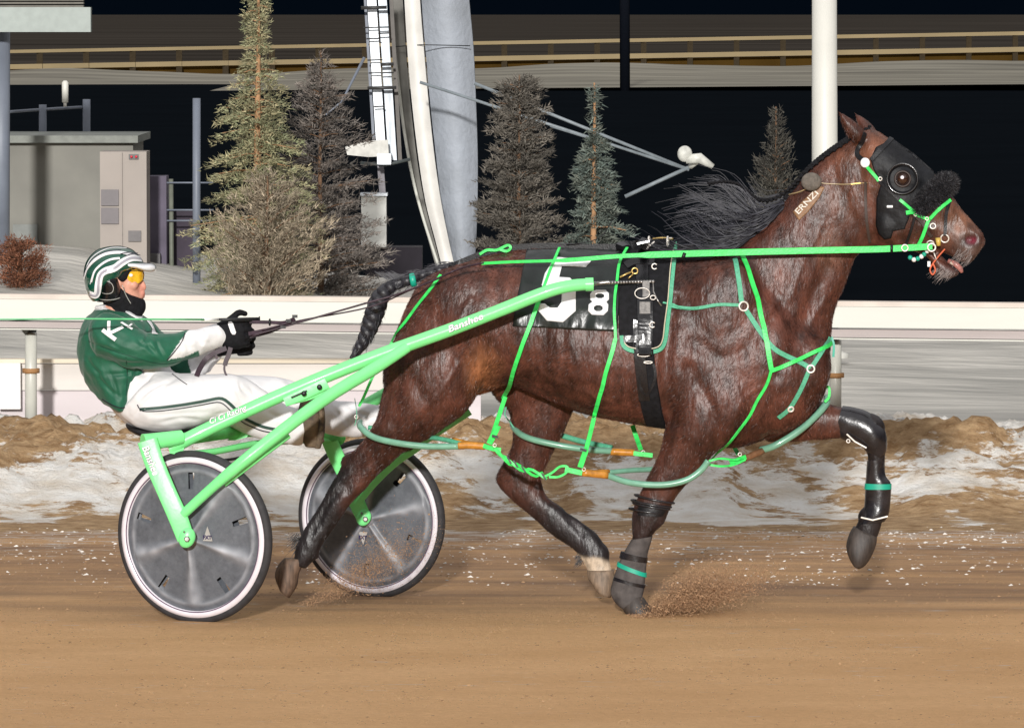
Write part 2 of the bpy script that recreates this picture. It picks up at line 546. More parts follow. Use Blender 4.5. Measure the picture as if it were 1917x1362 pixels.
# ------------------------------------------------------------------ the ground and the snow
def ground_mats():
    # track: damp brown dirt, combed along the track, flecked with snow towards the rail
    m, nt, b = nodes_of('track dirt'); L = nt.links.new
    N = nt.nodes.new
    tc = N('ShaderNodeTexCoord')
    def noise_(scale, stretch, det=5, rough=.55):
        mp = N('ShaderNodeMapping'); mp.inputs['Scale'].default_value = stretch
        L(tc.outputs['Object'], mp.inputs[0])
        n = N('ShaderNodeTexNoise'); n.inputs['Scale'].default_value = scale; n.inputs['Detail'].default_value = det; n.inputs['Roughness'].default_value = rough
        L(mp.outputs[0], n.inputs['Vector']); return n.outputs['Fac']
    def ramp(src, a, b_, ca=(0, 0, 0, 1), cb=(1, 1, 1, 1)):
        r = N('ShaderNodeValToRGB'); r.color_ramp.elements[0].position = a; r.color_ramp.elements[1].position = b_
        r.color_ramp.elements[0].color = ca; r.color_ramp.elements[1].color = cb
        L(src, r.inputs[0]); return r.outputs[0]
    def mix(f, a, b_):
        x = N('ShaderNodeMix'); x.data_type = 'RGBA'
        if isinstance(f, float): x.inputs[0].default_value = f
        else: L(f, x.inputs[0])
        for s_, v in ((6, a), (7, b_)):
            if isinstance(v, tuple): x.inputs[s_].default_value = v
            else: L(v, x.inputs[s_])
        return x.outputs[2]
    def math_(op, a, b_):
        x = N('ShaderNodeMath'); x.operation = op
        for i, v in enumerate((a, b_)):
            if isinstance(v, (int, float)): x.inputs[i].default_value = v
            else: L(v, x.inputs[i])
        x.use_clamp = False
        return x.outputs[0]
    sep = N('ShaderNodeSeparateXYZ'); L(tc.outputs['Object'], sep.inputs[0])
    Y = sep.outputs['Y']
    wob = noise_(0.5, (1, 2.2, 1), 4)
    base = mix(ramp(noise_(1.1, (0.8, 1.6, 1), 8, .65), .3, .7), (0.68, 0.395, 0.185, 1), (0.84, 0.52, 0.265, 1))
    fine = noise_(55, (0.45, 1, 1), 6, .7)
    base = mix(math_('MULTIPLY', ramp(fine, .38, .66), 0.5), base, (0.54, 0.305, 0.145, 1))
    # dark lane under the horse: its shadow painted in, with damp streaks
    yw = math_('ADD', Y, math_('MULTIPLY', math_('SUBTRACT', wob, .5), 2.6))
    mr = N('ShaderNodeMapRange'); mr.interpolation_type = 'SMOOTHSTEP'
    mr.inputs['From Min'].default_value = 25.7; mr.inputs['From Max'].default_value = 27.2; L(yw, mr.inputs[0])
    shadow_lane = math_('MULTIPLY', mr.outputs[0], math_('MULTIPLY', ramp(noise_(0.8, (.5, 2.4, 1), 8, .65), .30, .62), .8))
    base = mix(shadow_lane, base, (0.18, 0.11, 0.078, 1))
    # snow flecks
    fl = noise_(7, (0.7, 3.2, 1), 8, .72)
    mr2 = N('ShaderNodeMapRange'); mr2.inputs['From Min'].default_value = 28.6; mr2.inputs['From Max'].default_value = 31.4
    mr2.inputs['To Min'].default_value = -0.10; mr2.inputs['To Max'].default_value = 0.12; L(Y, mr2.inputs[0])
    big = noise_(0.9, (.5, 2, 1), 3)
    s_ = math_('ADD', math_('ADD', fl, mr2.outputs[0]), math_('MULTIPLY', math_('SUBTRACT', big, .5), .25))
    base = mix(ramp(s_, .53, .585), base, (0.62, 0.56, 0.50, 1))
    L(base, b.inputs['Base Color']); b.inputs['Roughness'].default_value = .85; b.inputs['Specular IOR Level'].default_value = .2
    bp = N('ShaderNodeBump'); bp.inputs['Distance'].default_value = 0.028
    L(math_('ADD', noise_(30, (.6, 1, 1), 8, .75), math_('MULTIPLY', noise_(3, (.3, 1, 1), 4), 1.0)), bp.inputs['Height']); L(bp.outputs[0], b.inputs['Normal'])
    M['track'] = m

    # snow bank with clods
    m, nt, b = nodes_of('dirty snow bank'); L = nt.links.new; N = nt.nodes.new
    tc = N('ShaderNodeTexCoord')
    globals()['_n'] = None
    at = N('ShaderNodeAttribute'); at.attribute_name = 'tint'
    n1 = noise2(nt, tc, 18, (.5, 1, 1), 6, .7)
    r1 = N('ShaderNodeValToRGB'); r1.color_ramp.elements[0].position = .35; r1.color_ramp.elements[1].position = .68
    r1.color_ramp.elements[0].color = (0.27, 0.155, 0.07, 1); r1.color_ramp.elements[1].color = (0.60, 0.41, 0.23, 1)
    L(n1, r1.inputs[0])
    n2 = noise2(nt, tc, 6, (.6, 1, 2), 6, .65)
    r2 = N('ShaderNodeValToRGB'); r2.color_ramp.elements[0].position = .3; r2.color_ramp.elements[1].position = .6
    r2.color_ramp.elements[0].color = (0.66, 0.57, 0.46, 1); r2.color_ramp.elements[1].color = (0.90, 0.88, 0.84, 1)
    L(n2, r2.inputs[0])
    n3 = noise2(nt, tc, 14, (.45, 1, 1.6), 8, .75)
    ad = N('ShaderNodeMath'); ad.operation = 'MULTIPLY_ADD'; ad.inputs[1].default_value = 2.1; ad.inputs[2].default_value = -1.05; L(n3, ad.inputs[0])
    sm = N('ShaderNodeMath'); sm.operation = 'ADD'; L(ad.outputs[0], sm.inputs[0])
    sx = N('ShaderNodeSeparateColor'); L(at.outputs['Color'], sx.inputs[0]); L(sx.outputs[0], sm.inputs[1])
    rr = N('ShaderNodeValToRGB'); rr.color_ramp.elements[0].position = .42; rr.color_ramp.elements[1].position = .59; L(sm.outputs[0], rr.inputs[0])
    mx = N('ShaderNodeMix'); mx.data_type = 'RGBA'; L(rr.outputs[0], mx.inputs[0]); L(r2.outputs[0], mx.inputs[6]); L(r1.outputs[0], mx.inputs[7])
    L(mx.outputs[2], b.inputs['Base Color']); b.inputs['Roughness'].default_value = .8; b.inputs['Specular IOR Level'].default_value = .2
    bp = N('ShaderNodeBump'); bp.inputs['Distance'].default_value = 0.035
    L(noise2(nt, tc, 28, (.7, 1, 1), 8, .75), bp.inputs['Height']); L(bp.outputs[0], b.inputs['Normal'])
    M['bank'] = m

def noise2(nt, tc, scale, stretch, det=5, rough=.55):
    mp = nt.nodes.new('ShaderNodeMapping'); mp.inputs['Scale'].default_value = stretch
    nt.links.new(tc.outputs['Object'], mp.inputs[0])
    n = nt.nodes.new('ShaderNodeTexNoise'); n.inputs['Scale'].default_value = scale; n.inputs['Detail'].default_value = det; n.inputs['Roughness'].default_value = rough
    nt.links.new(mp.outputs[0], n.inputs['Vector']); return n.outputs['Fac']
ground_mats()
M['snow'] = mat('combed snow', (0.60, 0.57, 0.51), 0.75, c2=(0.30, 0.29, 0.26), scale=1.3, stretch=(.6, 1.2, 1.6), bump=0.05, bscale=5, detail=7)
M['infield'] = mat('unlit infield ground', (0.0045, 0.006, 0.008), 1.0, var=.08, scale=.3, spec=0.0)  # near-black base colour carries the missing light beyond the rail
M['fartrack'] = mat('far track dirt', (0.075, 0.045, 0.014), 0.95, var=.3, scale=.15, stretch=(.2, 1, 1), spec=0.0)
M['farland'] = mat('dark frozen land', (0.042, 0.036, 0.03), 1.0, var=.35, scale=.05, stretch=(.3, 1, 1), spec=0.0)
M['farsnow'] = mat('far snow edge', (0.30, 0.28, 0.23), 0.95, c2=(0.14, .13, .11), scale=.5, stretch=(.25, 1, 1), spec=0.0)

def sheet(name, xs, ys, zf, m, smooth=True, col=None, kind='structure', label=None):
    V = []; Fc = []
    nx, ny = len(xs), len(ys)
    for y in ys:
        for x in xs:
            V.append((x, y, zf(x, y)))
    for j in range(ny - 1):
        for i in range(nx - 1):
            Fc.append((j * nx + i, j * nx + i + 1, (j + 1) * nx + i + 1, (j + 1) * nx + i))
    c = None
    if col is not None:
        c = np.array([col(v) for v in V])
    o = obj(name, V, Fc, m, smooth=smooth, col=c, origin=(0, 0, 0))
    if kind: o['kind'] = kind
    return o

lin = lambda a, b, n: [a + (b - a) * i / (n - 1) for i in range(n)]
def tilt(x, y):
    return 0.0
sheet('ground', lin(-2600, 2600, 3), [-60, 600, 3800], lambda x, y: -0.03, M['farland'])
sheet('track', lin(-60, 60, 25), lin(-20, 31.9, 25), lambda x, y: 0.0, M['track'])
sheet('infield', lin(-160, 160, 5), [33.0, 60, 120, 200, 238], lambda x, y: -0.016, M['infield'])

# low cleared snow bank along the rail
def clod(x, y):
    return .75 * nz((x * 1.25, y * 1.2, 0), 1.0, 3.1) + .45 * nz((x * 3.1, y * 3.0, 0), 1.0, 9.7) + .22 * nz((x * 8, y * 8, 0), 1, 4)
def bank_z(x, y):
    t = (y - 31.05 - .45 * nz((x * .9, 3, 0), 1, 2) - .2 * nz((x * 3.5, 1, 0), 1, 6)) / 1.2
    t = max(0, min(1, t)); prof = t * t * (3 - 2 * t)
    back = max(0, min(1, (y - 32.6) / 2.0)); 
    h = 0.33 * prof - 0.10 * back * back * (3 - 2 * back)
    h += .005 * nz((x * 9, y * 14, 0), 1, 3) + (-.014 + .026 * min(1, (y - 30.0) / .9))
    c = clod(x, y)
    cc = max(0, c + .02); cc = (min(cc * 2.2, .5) + .3 * cc) * .55
    h += prof * (1 - .5 * back) * (0.17 * cc * (1 + .5 * nz((x * 4.5, y * 5, 0), 1, 21)) + 0.05 * nz((x * 2.2, y * 3, 0), 1, 5) + 0.05 * nz((x * 7, y * 8, 0), 1, 2) + .034 * nz((x * 18, y * 19, 0), 1, 8) + .016 * nz((x * 40, y * 40, 0), 1, 5))
    return h
def bank_col(v):
    x, y, z = v
    c = clod(x, y)
    t = .52 + 1.25 * c + (.10 if 31.9 < y < 32.6 else 0)
    if y > 32.5: t -= (y - 32.5) * 1.6
    
    t = t - .25 * max(0, min(1, (y - 31.35) / .1)) * max(0, min(1, (31.75 - y) / .1)) + .55 * max(0, min(1, (31.25 - y) / .9))
    return (max(-.6, min(1.4, t)),) * 3
sheet('snow_bank', lin(-9.5, 9.5, 820), lin(30.0, 34.0, 170), bank_z, M['bank'], col=bank_col)
# same bank carried on, coarser, beyond the frame
for sx in (-1, 1):
    pass

# snow behind the rail with the mound the trees stand on
def snow_z(x, y):
    base = 0.24 * max(0, min(1, (y - 33.2) / 1.0))
    px = 958.5 + x * F / 40
    m = 0.0
    a = max(0.0, min(1.0, (y - 34) / 8.0)); a = a * a * (3 - 2 * a)
    # ridge height over x, as seen in the photo (px of the ridge against y of the ridge)
    ridge = np.interp(px, [-600, 0, 100, 200, 330, 480, 900, 1300, 1560, 1917, 2500], [.90, .93, .90, .83, .74, .66, .50, .24, .20, .16, .14])
    m = a * (ridge - .24)
    b_ = max(0.0, min(1.0, (y - 45) / 9.0))
    m *= 1 - b_ * b_ * (3 - 2 * b_)
    base *= 1 - b_ * b_ * (3 - 2 * b_) * 1.2; base *= 1 - .55 * a * max(0, min(1, (px - 900) / 400))
    return base + m + 0.035 * nz((x * .5, y * .8, 0), 1, 4) * a + .012 * nz((x * 2, y * 3, 0), 1, 1) - (0.05 if y > 53.5 else 0)
sheet('snow_field', lin(-17, 17, 220), lin(33.3, 54.5, 140), snow_z, M['snow'])
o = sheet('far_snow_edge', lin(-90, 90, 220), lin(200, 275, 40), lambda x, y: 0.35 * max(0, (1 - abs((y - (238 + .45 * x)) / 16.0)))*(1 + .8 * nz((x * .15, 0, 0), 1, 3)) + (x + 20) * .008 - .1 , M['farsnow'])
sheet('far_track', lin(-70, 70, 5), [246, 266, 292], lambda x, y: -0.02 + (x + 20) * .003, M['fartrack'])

# ------------------------------------------------------------------ near rail
YR = 32.45
def ry(px, y0, y1):   # pixel height of a rail line that falls slightly to the right
    return y0 + (y1 - y0) * px / 1917.0
rail = empty('track_rail', P(958, 760, YR))
tag(rail, 'white aluminium inner track rail running behind the horse across the whole photograph', 'rail')
M['railwhite'] = mat('rail white', (0.56, 0.565, 0.51), 0.35, var=0.05, scale=3, stretch=(.3, 3, 3))
M['railgrey'] = mat('rail underside grey', (0.38, 0.33, 0.32), 0.5, var=0.12, scale=3, stretch=(.3, 3, 3))
def barpx(mb, x0, x1, ya0, ya1, yb0, yb1, Y0, Y1, m=0):
    """long bar, pixel rows (ya top, yb bottom), front at Y0 and back at Y1"""
    V = []
    n = 24
    for i in range(n + 1):
        px = x0 + (x1 - x0) * i / n
        a = P(px, ry(px, ya0, ya1), Y0); b = P(px, ry(px, yb0, yb1), Y0)
        V += [a, b, Vector((b.x, Y1, b.z)), Vector((a.x, Y1, a.z))]
    Fc = []
    for i in range(n):
        for j in range(4):
            Fc.append((4 * i + j, 4 * (i + 1) + j, 4 * (i + 1) + (j + 1) % 4, 4 * i + (j + 1) % 4))
    Fc += [(0, 3, 2, 1), tuple(4 * n + j for j in range(4))]
    mb.add(V, Fc, m)
mb = MB(); barpx(mb, -2300, 4300, 560, 577, 598, 616, YR, YR + .10); mb.build('rail_beam', M['railwhite'], rail, smooth=False)
mb = MB(); barpx(mb, -2300, 4300, 550, 567, 559.3, 576.3, YR + .022, YR + .13); mb.build('rail_cap', mat('rail cap', (.55, .48, .42), .5, var=.15, scale=4), rail, smooth=False)
mb = MB(); barpx(mb, -2300, 4300, 601.5, 619.5, 613, 635, YR + .045, YR + .12); mb.build('rail_lip', M['railgrey'], rail, smooth=False)
mb = MB(); barpx(mb, -2300, 4300, 614.5, 636.5, 616.5, 639, YR + .02, YR + .10); mb.build('rail_lip_edge', M['railwhite'], rail, smooth=False)
def rail_post(px):
    mb = MB()
    top = P(px, ry(px, 622, 640), YR + .22); bot = P(px, 800, YR + .22)
    mb.tube([bot, bot.lerp(top, .5), top], .031, n=16)
    c = bot.lerp(top, .60); mb.tube([c - Vector((0, 0, .012)), c + Vector((0, 0, .012))], .045, n=16, m=1)
    o = mb.build('rail_post', [M['railwhite'], mat('rust', (.35, .18, .07), .7)], rail)
    mb = MB()
    q = P(px - 2, ry(px, 604, 622), YR + .12)
    strip(mb, [top + Vector((0, -.02, 0)), P(px - 2, ry(px, 612, 630), YR + .2), P(px - 18, ry(px, 606, 624), YR + .13), P(px - 45, ry(px, 602, 620), YR + .10)], [Vector((0, -1, 0))] * 4, [.06, .09, .05, .012], .02)
    mb.build('post_bracket', mat('bracket grey', (.10, .11, .10), .5), rail)
for px in (58, 1564, -1448, 3070):
    rail_post(px)

# low pale boards behind the rail on the left
bd = empty('low_board_fence', P(300, 790, YR + .9))
tag(bd, 'low pale board fence in the snow under the track rail, behind the driver', 'fence')
M['board'] = mat('pale board', (0.62, 0.58, 0.54), 0.7, var=0.12, scale=2.5, stretch=(.3, 1, 2))
mb = MB(); barpx(mb, -600, 900, 681, 681, 730, 730, YR + .9, YR + .94); mb.build('board', M['board'], bd, smooth=False)
mb = MB(); barpx(mb, -600, 900, 731.5, 731.5, 800, 800, YR + .91, YR + .95); mb.build('board', mat('pinkish board', (0.58, 0.52, 0.53), .7, var=.1, scale=2.5, stretch=(.3, 1, 2)), bd, smooth=False)
mb = MB(); barpx(mb, -600, 900, 672, 671, 679.5, 679.5, YR + .87, YR + .97); mb.build('top_batten', mat('batten', (.62, .54, .42), .7, var=.15, scale=5, stretch=(.2, 1, 1)), bd, smooth=False)
mb = MB(); mb.box(P(18, 722, YR + .84), .115, .05, .24); 
o = mb.build('white_box', M['white'], None, smooth=False); tag(o, 'plain white box against the low board fence at the left edge of the photo', 'box')

# ------------------------------------------------------------------ far fence
ff = empty('far_fence', P(958, 140, 246))
tag(ff, 'long yellowish two-rail fence on the far side of the infield', 'fence')
M['farrail'] = mat('far rail', (0.33, 0.255, 0.14), 0.6, var=.1, scale=.4)
def farpt(px, y0, y1):
    Y = 229 + 34 * px / 1917.0
    return P(px, y0 + (y1 - y0) * px / 1917.0, Y)
for (a0, a1, b0, b1) in ((94, 59, 100, 66), (121, 88, 130, 97)):
    V = []; n = 80
    for i in range(n + 1):
        px = -3200 + 8400 * i / n
        a = farpt(px, a0, a1); b = farpt(px, b0, b1)
        V += [a, b, Vector((b.x, b.y + .12, b.z)), Vector((a.x, a.y + .12, a.z))]
    Fc = [(4 * i + j, 4 * (i + 1) + j, 4 * (i + 1) + (j + 1) % 4, 4 * i + (j + 1) % 4) for i in range(n) for j in range(4)]
    obj('fence_rail', V, Fc, M['farrail'], ff, smooth=False)
M['farpost'] = mat('far post', (0.042, 0.032, 0.02), 0.9, spec=0)
for k in range(-30, 50):
    px = 74 + 87 * k
    a = farpt(px, 100, 66); b = farpt(px, 152, 140)
    mb = MB(); mb.box((a + b) / 2 + Vector((0, .14, 0)), .22, .1, (a - b).length)
    mb.build('fence_post', M['farpost'], ff, smooth=False)
mb = MB(); V = []; n = 80
for i in range(n + 1):
    px = -3200 + 8400 * i / n
    a = farpt(px, 131, 98) + Vector((0, .6, 0)); b = farpt(px, 156, 140) + Vector((0, .6, 0))
    V += [a, b]
Fc = [(2 * i, 2 * i + 1, 2 * i + 3, 2 * i + 2) for i in range(n)]
V2 = [v + Vector((0, .08, 0)) for v in V]
obj('kick_board', V + V2, Fc + [tuple(i + len(V) for i in reversed(f)) for f in Fc], mat('far board', (.075, .042, .010), .9, var=.2, scale=.4, spec=0), ff, smooth=False)

# ------------------------------------------------------------------ background posts, pylon, cabinets
def thing_mb(mb, name, m, label, cat, smooth=True, group=None):
    o = mb.build(name, m, None, smooth); tag(o, label, cat, group); return o
M['polewhite'] = mat('pole white', (0.60, 0.59, 0.54), 0.45, var=.05, scale=3)
lp = empty('lamp_pole', Vector((P(1544, 330, 44).x, 44, .05)))
tag(lp, 'thick round white pole rising out of the frame behind the horse neck', 'pole')
mb = MB(); mb.tube([Vector((P(1544, 600, 44).x, 44, .05)), P(1544, 330, 44), P(1543, -160, 44)], [.092, .09, .084], n=28); mb.build('pole_shaft', M['polewhite'], lp)
mb = MB(); mb.lathe(Vector((P(1544, 600, 44).x, 44, .10)), (0, 0, 1), [(.17, 0), (.17, .03), (.12, .05), (.095, .16)], 28); mb.build('pole_base', M['polewhite'], lp)
mb = MB(); mb.tube([P(1170, 175, 200), P(1169, -120, 200)], .16, n=12)
thing_mb(mb, 'pole', mat('dark pole', (.005, .006, .009), .9, spec=0), 'dark slim pole standing in front of the far fence right of centre', 'pole')
M['bluegrey'] = mat('blue grey steel', (0.15, 0.17, 0.21), 0.5, var=.15, scale=4)
mb = MB(); mb.tube([Vector((P(2, 500, 41).x, 41, .8)), P(3, 60, 41)], .055, n=16)
sb = empty('roofed_board', Vector((P(2, 500, 41).x, 41, .8)))
tag(sb, 'grey sign board with slatted top on a steel post at the top left corner', 'sign board')
mb.build('post', M['bluegrey'], sb)
mb = MB(); mb.box(P(20, 37, 40.7), 1.03, .12, .158); mb.build('panel', mat('panel grey', (.27, .31, .29), .5, var=.08), sb, smooth=False)
for k in range(5):
    mb = MB(); mb.box(P(14, 12 - 6 * k, 40.8), .98, .1, .012); mb.build('slat', mat('slat', (.14, .13, .11), .7), sb, smooth=False)
mb = MB(); mb.box(P(14, -5, 40.9), .98, .02, .12); mb.build('slat_backing', mat('slat backing', (.03, .03, .03), .8), sb, smooth=False)

# utility cabin
cb = empty('utility_cabin', Vector((P(130, 480, 43).x, 43.4, .88)))
tag(cb, 'grey flat-roofed utility cabin behind the driver helmet', 'cabin')
M['cabin'] = mat('cabin grey', (0.155, 0.15, 0.128), 0.6, var=.16, scale=3)
def boxpx(mb, x0, y0, x1, y1, Y0, Y1, m=0):
    a = P(x0, y0, Y0); b = P(x1, y1, Y0)
    mb.box(((a.x + b.x) / 2, (Y0 + Y1) / 2, (a.z + b.z) / 2), abs(b.x - a.x), abs(Y1 - Y0), abs(a.z - b.z), m=m)
mb = MB(); boxpx(mb, -60, 268, 250, 560, 43, 44.2); mb.build('wall', M['cabin'], cb, smooth=False)
mb = MB(); boxpx(mb, -80, 254, 258, 267.5, 42.9, 44.4); mb.build('roof', mat('roof grey', (.17, .18, .16), .6), cb, smooth=False)
mb = MB(); boxpx(mb, 24, 420, 70, 455, 42.97, 43.0); autosmooth(mb.build('vent', mat('vent', (.16, .17, .16), .6), cb, smooth=False))
mb = MB(); boxpx(mb, -60, 475, 300, 600, 42.9, 42.99); mb.build('plinth', mat('plinth', (.11, .105, .11), .7), cb, smooth=False)
lk = empty('equipment_locker', Vector((P(232, 520, 42.4).x, 42.5, .85)))
tag(lk, 'beige metal locker with two dark windows in front of the utility cabin', 'locker')
M['beige'] = mat('beige metal', (0.27, 0.23, 0.20), 0.5, var=.07, scale=3)
mb = MB(); boxpx(mb, 187, 284, 275, 560, 42.2, 42.6); mb.build('body', M['beige'], lk, smooth=False)
mb = MB(); boxpx(mb, 189, 355, 222, 385, 42.18, 42.22); mb.build('window', mat('dark window', (.07, .055, .06), .4), lk, smooth=False)
mb = MB(); boxpx(mb, 189, 389, 222, 419, 42.18, 42.22); mb.build('window', mat('dark window', (.07, .055, .06), .4), lk, smooth=False)
mb = MB(); boxpx(mb, 241, 289, 259, 298, 42.18, 42.22); fr = mb.build('signal_lamp', mat('lamp box', (.02, .02, .02), .4), lk, smooth=False)
mb = MB(); mb.ball(P(246, 293.5, 42.17), .009); mb.ball(P(255, 293.5, 42.17), .009); mb.build('red_lens', mat('red lens', (.5, .02, .04), .3), fr)
mb = MB(); boxpx(mb, 240, 432, 264, 452, 42.18, 42.2); mb.build('vent', mat('vent dark', (.13, .12, .12), .6), lk, smooth=False)
mb = MB(); boxpx(mb, 228, 286, 230, 560, 42.185, 42.205); mb.build('door_seam', mat('seam', (.22, .19, .17), .6), lk, smooth=False)
# posts and bar on/behind the cabin
gd = empty('guard_rail', Vector((P(120, 255, 44.6).x, 44.6, .6)))
tag(gd, 'thin steel guard rail with two posts above the cabin roof', 'railing')
for px, t in ((80, 196), (162, 186)):
    mb = MB(); mb.tube([P(px, 420, 44.6), P(px, t, 44.6)], .027, n=12); mb.build('post', M['bluegrey'], gd)
mb = MB(); mb.tube([P(-20, 212, 44.6), P(80, 205, 44.6), P(162, 200, 44.6)], .010, n=8); mb.build('bar', M['bluegrey'], gd)
mb = MB(); mb.tube([P(122, 200, 44.5), P(122, 192, 44.5)], .012); mb.tube([P(122, 192, 44.5), P(122, 155, 44.5), P(122, 151, 44.5)], [.022, .024, .012], n=14)
thing_mb(mb, 'beacon', M['polewhite'], 'small white cylinder lamp mounted above the cabin guard rail', 'lamp')
mb = MB(); mb.tube([Vector((P(368, 540, 41.5).x, 41.5, .65)), P(368, 184, 41.5)], .026, n=14)
thing_mb(mb, 'pole', M['bluegrey'], 'slim blue-grey steel pole left of the tall green spruce', 'pole')
cf = empty('mesh_fence', Vector((P(320, 540, 43).x, 43, .6)))
tag(cf, 'low dark fence with thin bars between the cabin locker and the slim steel pole', 'fence')
M['purplegrey'] = mat('purple grey', (.10, .085, .12), .8, var=.25, scale=4)
mb = MB(); boxpx(mb, 277, 330, 312, 560, 43, 43.3); mb.build('bin_panel', M['purplegrey'], cf, smooth=False)
mb = MB(); boxpx(mb, 312, 395, 368, 600, 43.2, 43.24); mb.build('panel', mat('dim panel', (.045, .035, .05), .9, var=.3, scale=5), cf, smooth=False)
mb = MB(); mb.tube([P(322, 600, 43), P(320, 335, 43)], .016); mb.build('post', mat('post olive', (.13, .14, .11), .6), cf)
for y in (342, 393, 413):
    mb = MB(); mb.tube([P(312, y, 42.95), P(400, y, 42.95)], .006, n=6); mb.build('bar', M['bluegrey'], cf)

# big curved light pylon
py_ = empty('curved_pylon', Vector((P(850, 520, 48).x, 48, .3)))
tag(py_, 'huge pale grey curved concrete pylon with white leading edge behind the horse croup', 'pylon')
M['concrete'] = mat('pale concrete', (0.34, 0.37, 0.42), 0.7, c2=(0.25, 0.27, 0.30), scale=3.0, detail=8, bump=.01, bscale=20)
Lf = [(786, -80), (789, 0), (797, 100), (806, 200), (817, 300), (829, 400), (846, 500), (862, 580)]
Rf = [(872, -80), (878, 0), (886, 90), (891, 200), (894, 300), (893, 400), (888, 500), (880, 580)]
def slab(Lp, Rp, Y0, Y1, bulge=0.0):
    Lp = cr(Lp, 4); Rp = cr(Rp, 4); V = []; nn = 8
    for a, b in zip(Lp, Rp):
        for j in range(nn + 1):
            t = j / nn
            q = P(a[0] + (b[0] - a[0]) * t, a[1] + (b[1] - a[1]) * t, Y0)
            q.y -= bulge * math.sin(math.pi * t); V.append(q)
        for j in range(nn + 1):
            t = 1 - j / nn
            q = P(a[0] + (b[0] - a[0]) * t, a[1] + (b[1] - a[1]) * t, Y0); q.y = Y1; V.append(q)
    w = 2 * (nn + 1); Fc = []
    for i in range(len(Lp) - 1):
        for j in range(w):
            Fc.append((i * w + j, i * w + (j + 1) % w, (i + 1) * w + (j + 1) % w, (i + 1) * w + j))
    return V, Fc
V, Fc = slab(Lf, Rf, 48, 48.5, .12); autosmooth(obj('fin', V, Fc, M['concrete'], py_))
E0 = [(752, -80), (757, 0), (763, 100), (772, 200), (784, 300), (797, 380), (815, 450), (833, 520), (850, 580)]
E1 = [(782, -80), (786, 0), (794, 100), (803, 200), (814, 300), (826, 380), (840, 450), (856, 520), (870, 580)]
V, Fc = slab(E0, E1, 47.8, 48.2, .03); autosmooth(obj('white_edge', V, Fc, mat('edge white', (.66, .64, .60), .5, var=.12, scale=6), py_))
E0 = [(733, -80), (736, 0), (741, 100), (748, 200), (764, 300), (782, 380), (802, 450), (822, 520)]
E1 = [(750, -80), (754, 0), (760, 100), (769, 200), (781, 300), (795, 380), (813, 450), (831, 520)]
V, Fc = slab(E0, E1, 48.1, 48.3, 0); autosmooth(obj('inner_web', V, Fc, mat('web grey', (.15, .145, .13), .7, var=.3, scale=5), py_))
mb = MB(); mb.tube([P(x, y, 47.9) for x, y in cr([(738, 90), (746, 160), (756, 240), (772, 330), (790, 400), (812, 470), (835, 540)], 5)], .012, n=8); mb.build('edge_pipe', M['railwhite'], py_)
mb = MB(); mb.tube([P(735, 88, 47.9), P(790, 84, 47.75), P(880, 86, 47.85)], .004, n=6); mb.build('tie_wire', M['black'], py_)

ld = empty('light_tower', Vector((P(712, 300, 46.5).x, 46.5, P(712, 305, 46.5).z)))
tag(ld, 'bright metal ladder column with black rungs hanging beside the curved pylon', 'tower')
M['alu'] = mat('bright aluminium', (0.60, 0.64, 0.68), 0.4, metal=.2, var=.2, scale=8, stretch=(2, 2, .4))
def quadbar(px0, px1, Y, wpx, m, name, par, dep=.06):
    mb = MB(); V = []
    for (x, y) in (px0, px1):
        for d in (-wpx / 2, wpx / 2): V.append(P(x + d, y, Y))
        for d in (wpx / 2, -wpx / 2): 
            q = P(x + d, y, Y); q.y += dep; V.append(q)
    mb.add(V, [(0, 1, 5, 4), (1, 2, 6, 5), (2, 3, 7, 6), (3, 0, 4, 7), (0, 3, 2, 1), (4, 5, 6, 7)])
    return mb.build(name, m, par, smooth=False)
quadbar((692, -60), (715, 306), 46.5, 17, M['alu'], 'column', ld)
quadbar((712, -60), (735, 300), 46.55, 16, mat('alu2', (.44, .48, .52), .45, metal=.2, var=.35, scale=10, stretch=(2, 2, .5)), 'column', ld)
quadbar((680, -60), (701, 290), 46.6, 5, M['bluegrey'], 'column', ld)
quadbar((729, -60), (749, 300), 46.62, 7, mat('alu3', (.10, .09, .08), .6), 'column', ld)
for k, (y, xl, xr) in enumerate(((15, 676, 724), (52, 680, 728), (63, 708, 730), (73, 686, 712), (113, 688, 716), (121, 712, 737), (137, 690, 737), (165, 688, 742), (200, 700, 720))):
    mb = MB(); mb.tube([P(xl, y, 46.4), P(xr, y - 1, 46.4)], .012 if k in (0, 5, 7) else .005, n=8); mb.build('rung', mat('rung dark', (.03, .03, .03), .5), ld)
mb = MB(); V = [P(646, 275, 46.3), P(690, 264, 46.3), P(726, 262, 46.3), P(728, 292, 46.3), P(690, 294, 46.3), P(650, 290, 46.3)]
V2 = [v + Vector((0, .08, 0)) for v in V]; mb.add(V + V2, [(0, 5, 4, 3, 2, 1), tuple(range(6, 12))] + [(i, (i + 1) % 6, 6 + (i + 1) % 6, 6 + i) for i in range(6)])
mb.build('bracket', mat('bracket pale', (.50, .49, .45), .5), ld, smooth=False)
mb = MB(); boxpx(mb, 706, 288, 732, 308, 46.25, 46.5); mb.build('foot_clamp', M['alu'], ld, smooth=False)
mb = MB(); mb.tube([P(675, 305, 46.4), P(722, 309, 46.4), P(768, 298, 46.4)], .012); mb.build('foot_bar', mat('bar dark', (.05, .06, .06), .5), ld)
mb = MB(); mb.tube([P(682, 108, 46.4), P(640, 190, 46.3), P(610, 215, 46.2)], [.012, .008, .006], n=8); mb.build('strut', M['bluegrey'], ld)
quadbar((712, 308), (716, 362), 46.6, 12, mat('dim strut', (.2, .19, .21), .6), 'lower_strut', ld)
jb = empty('junction_box', Vector((P(699, 462, 46.2).x, 46.2, P(699, 462, 46.2).z)))
tag(jb, 'white upright electrical box on a dark pedestal left of the curved pylon', 'box')
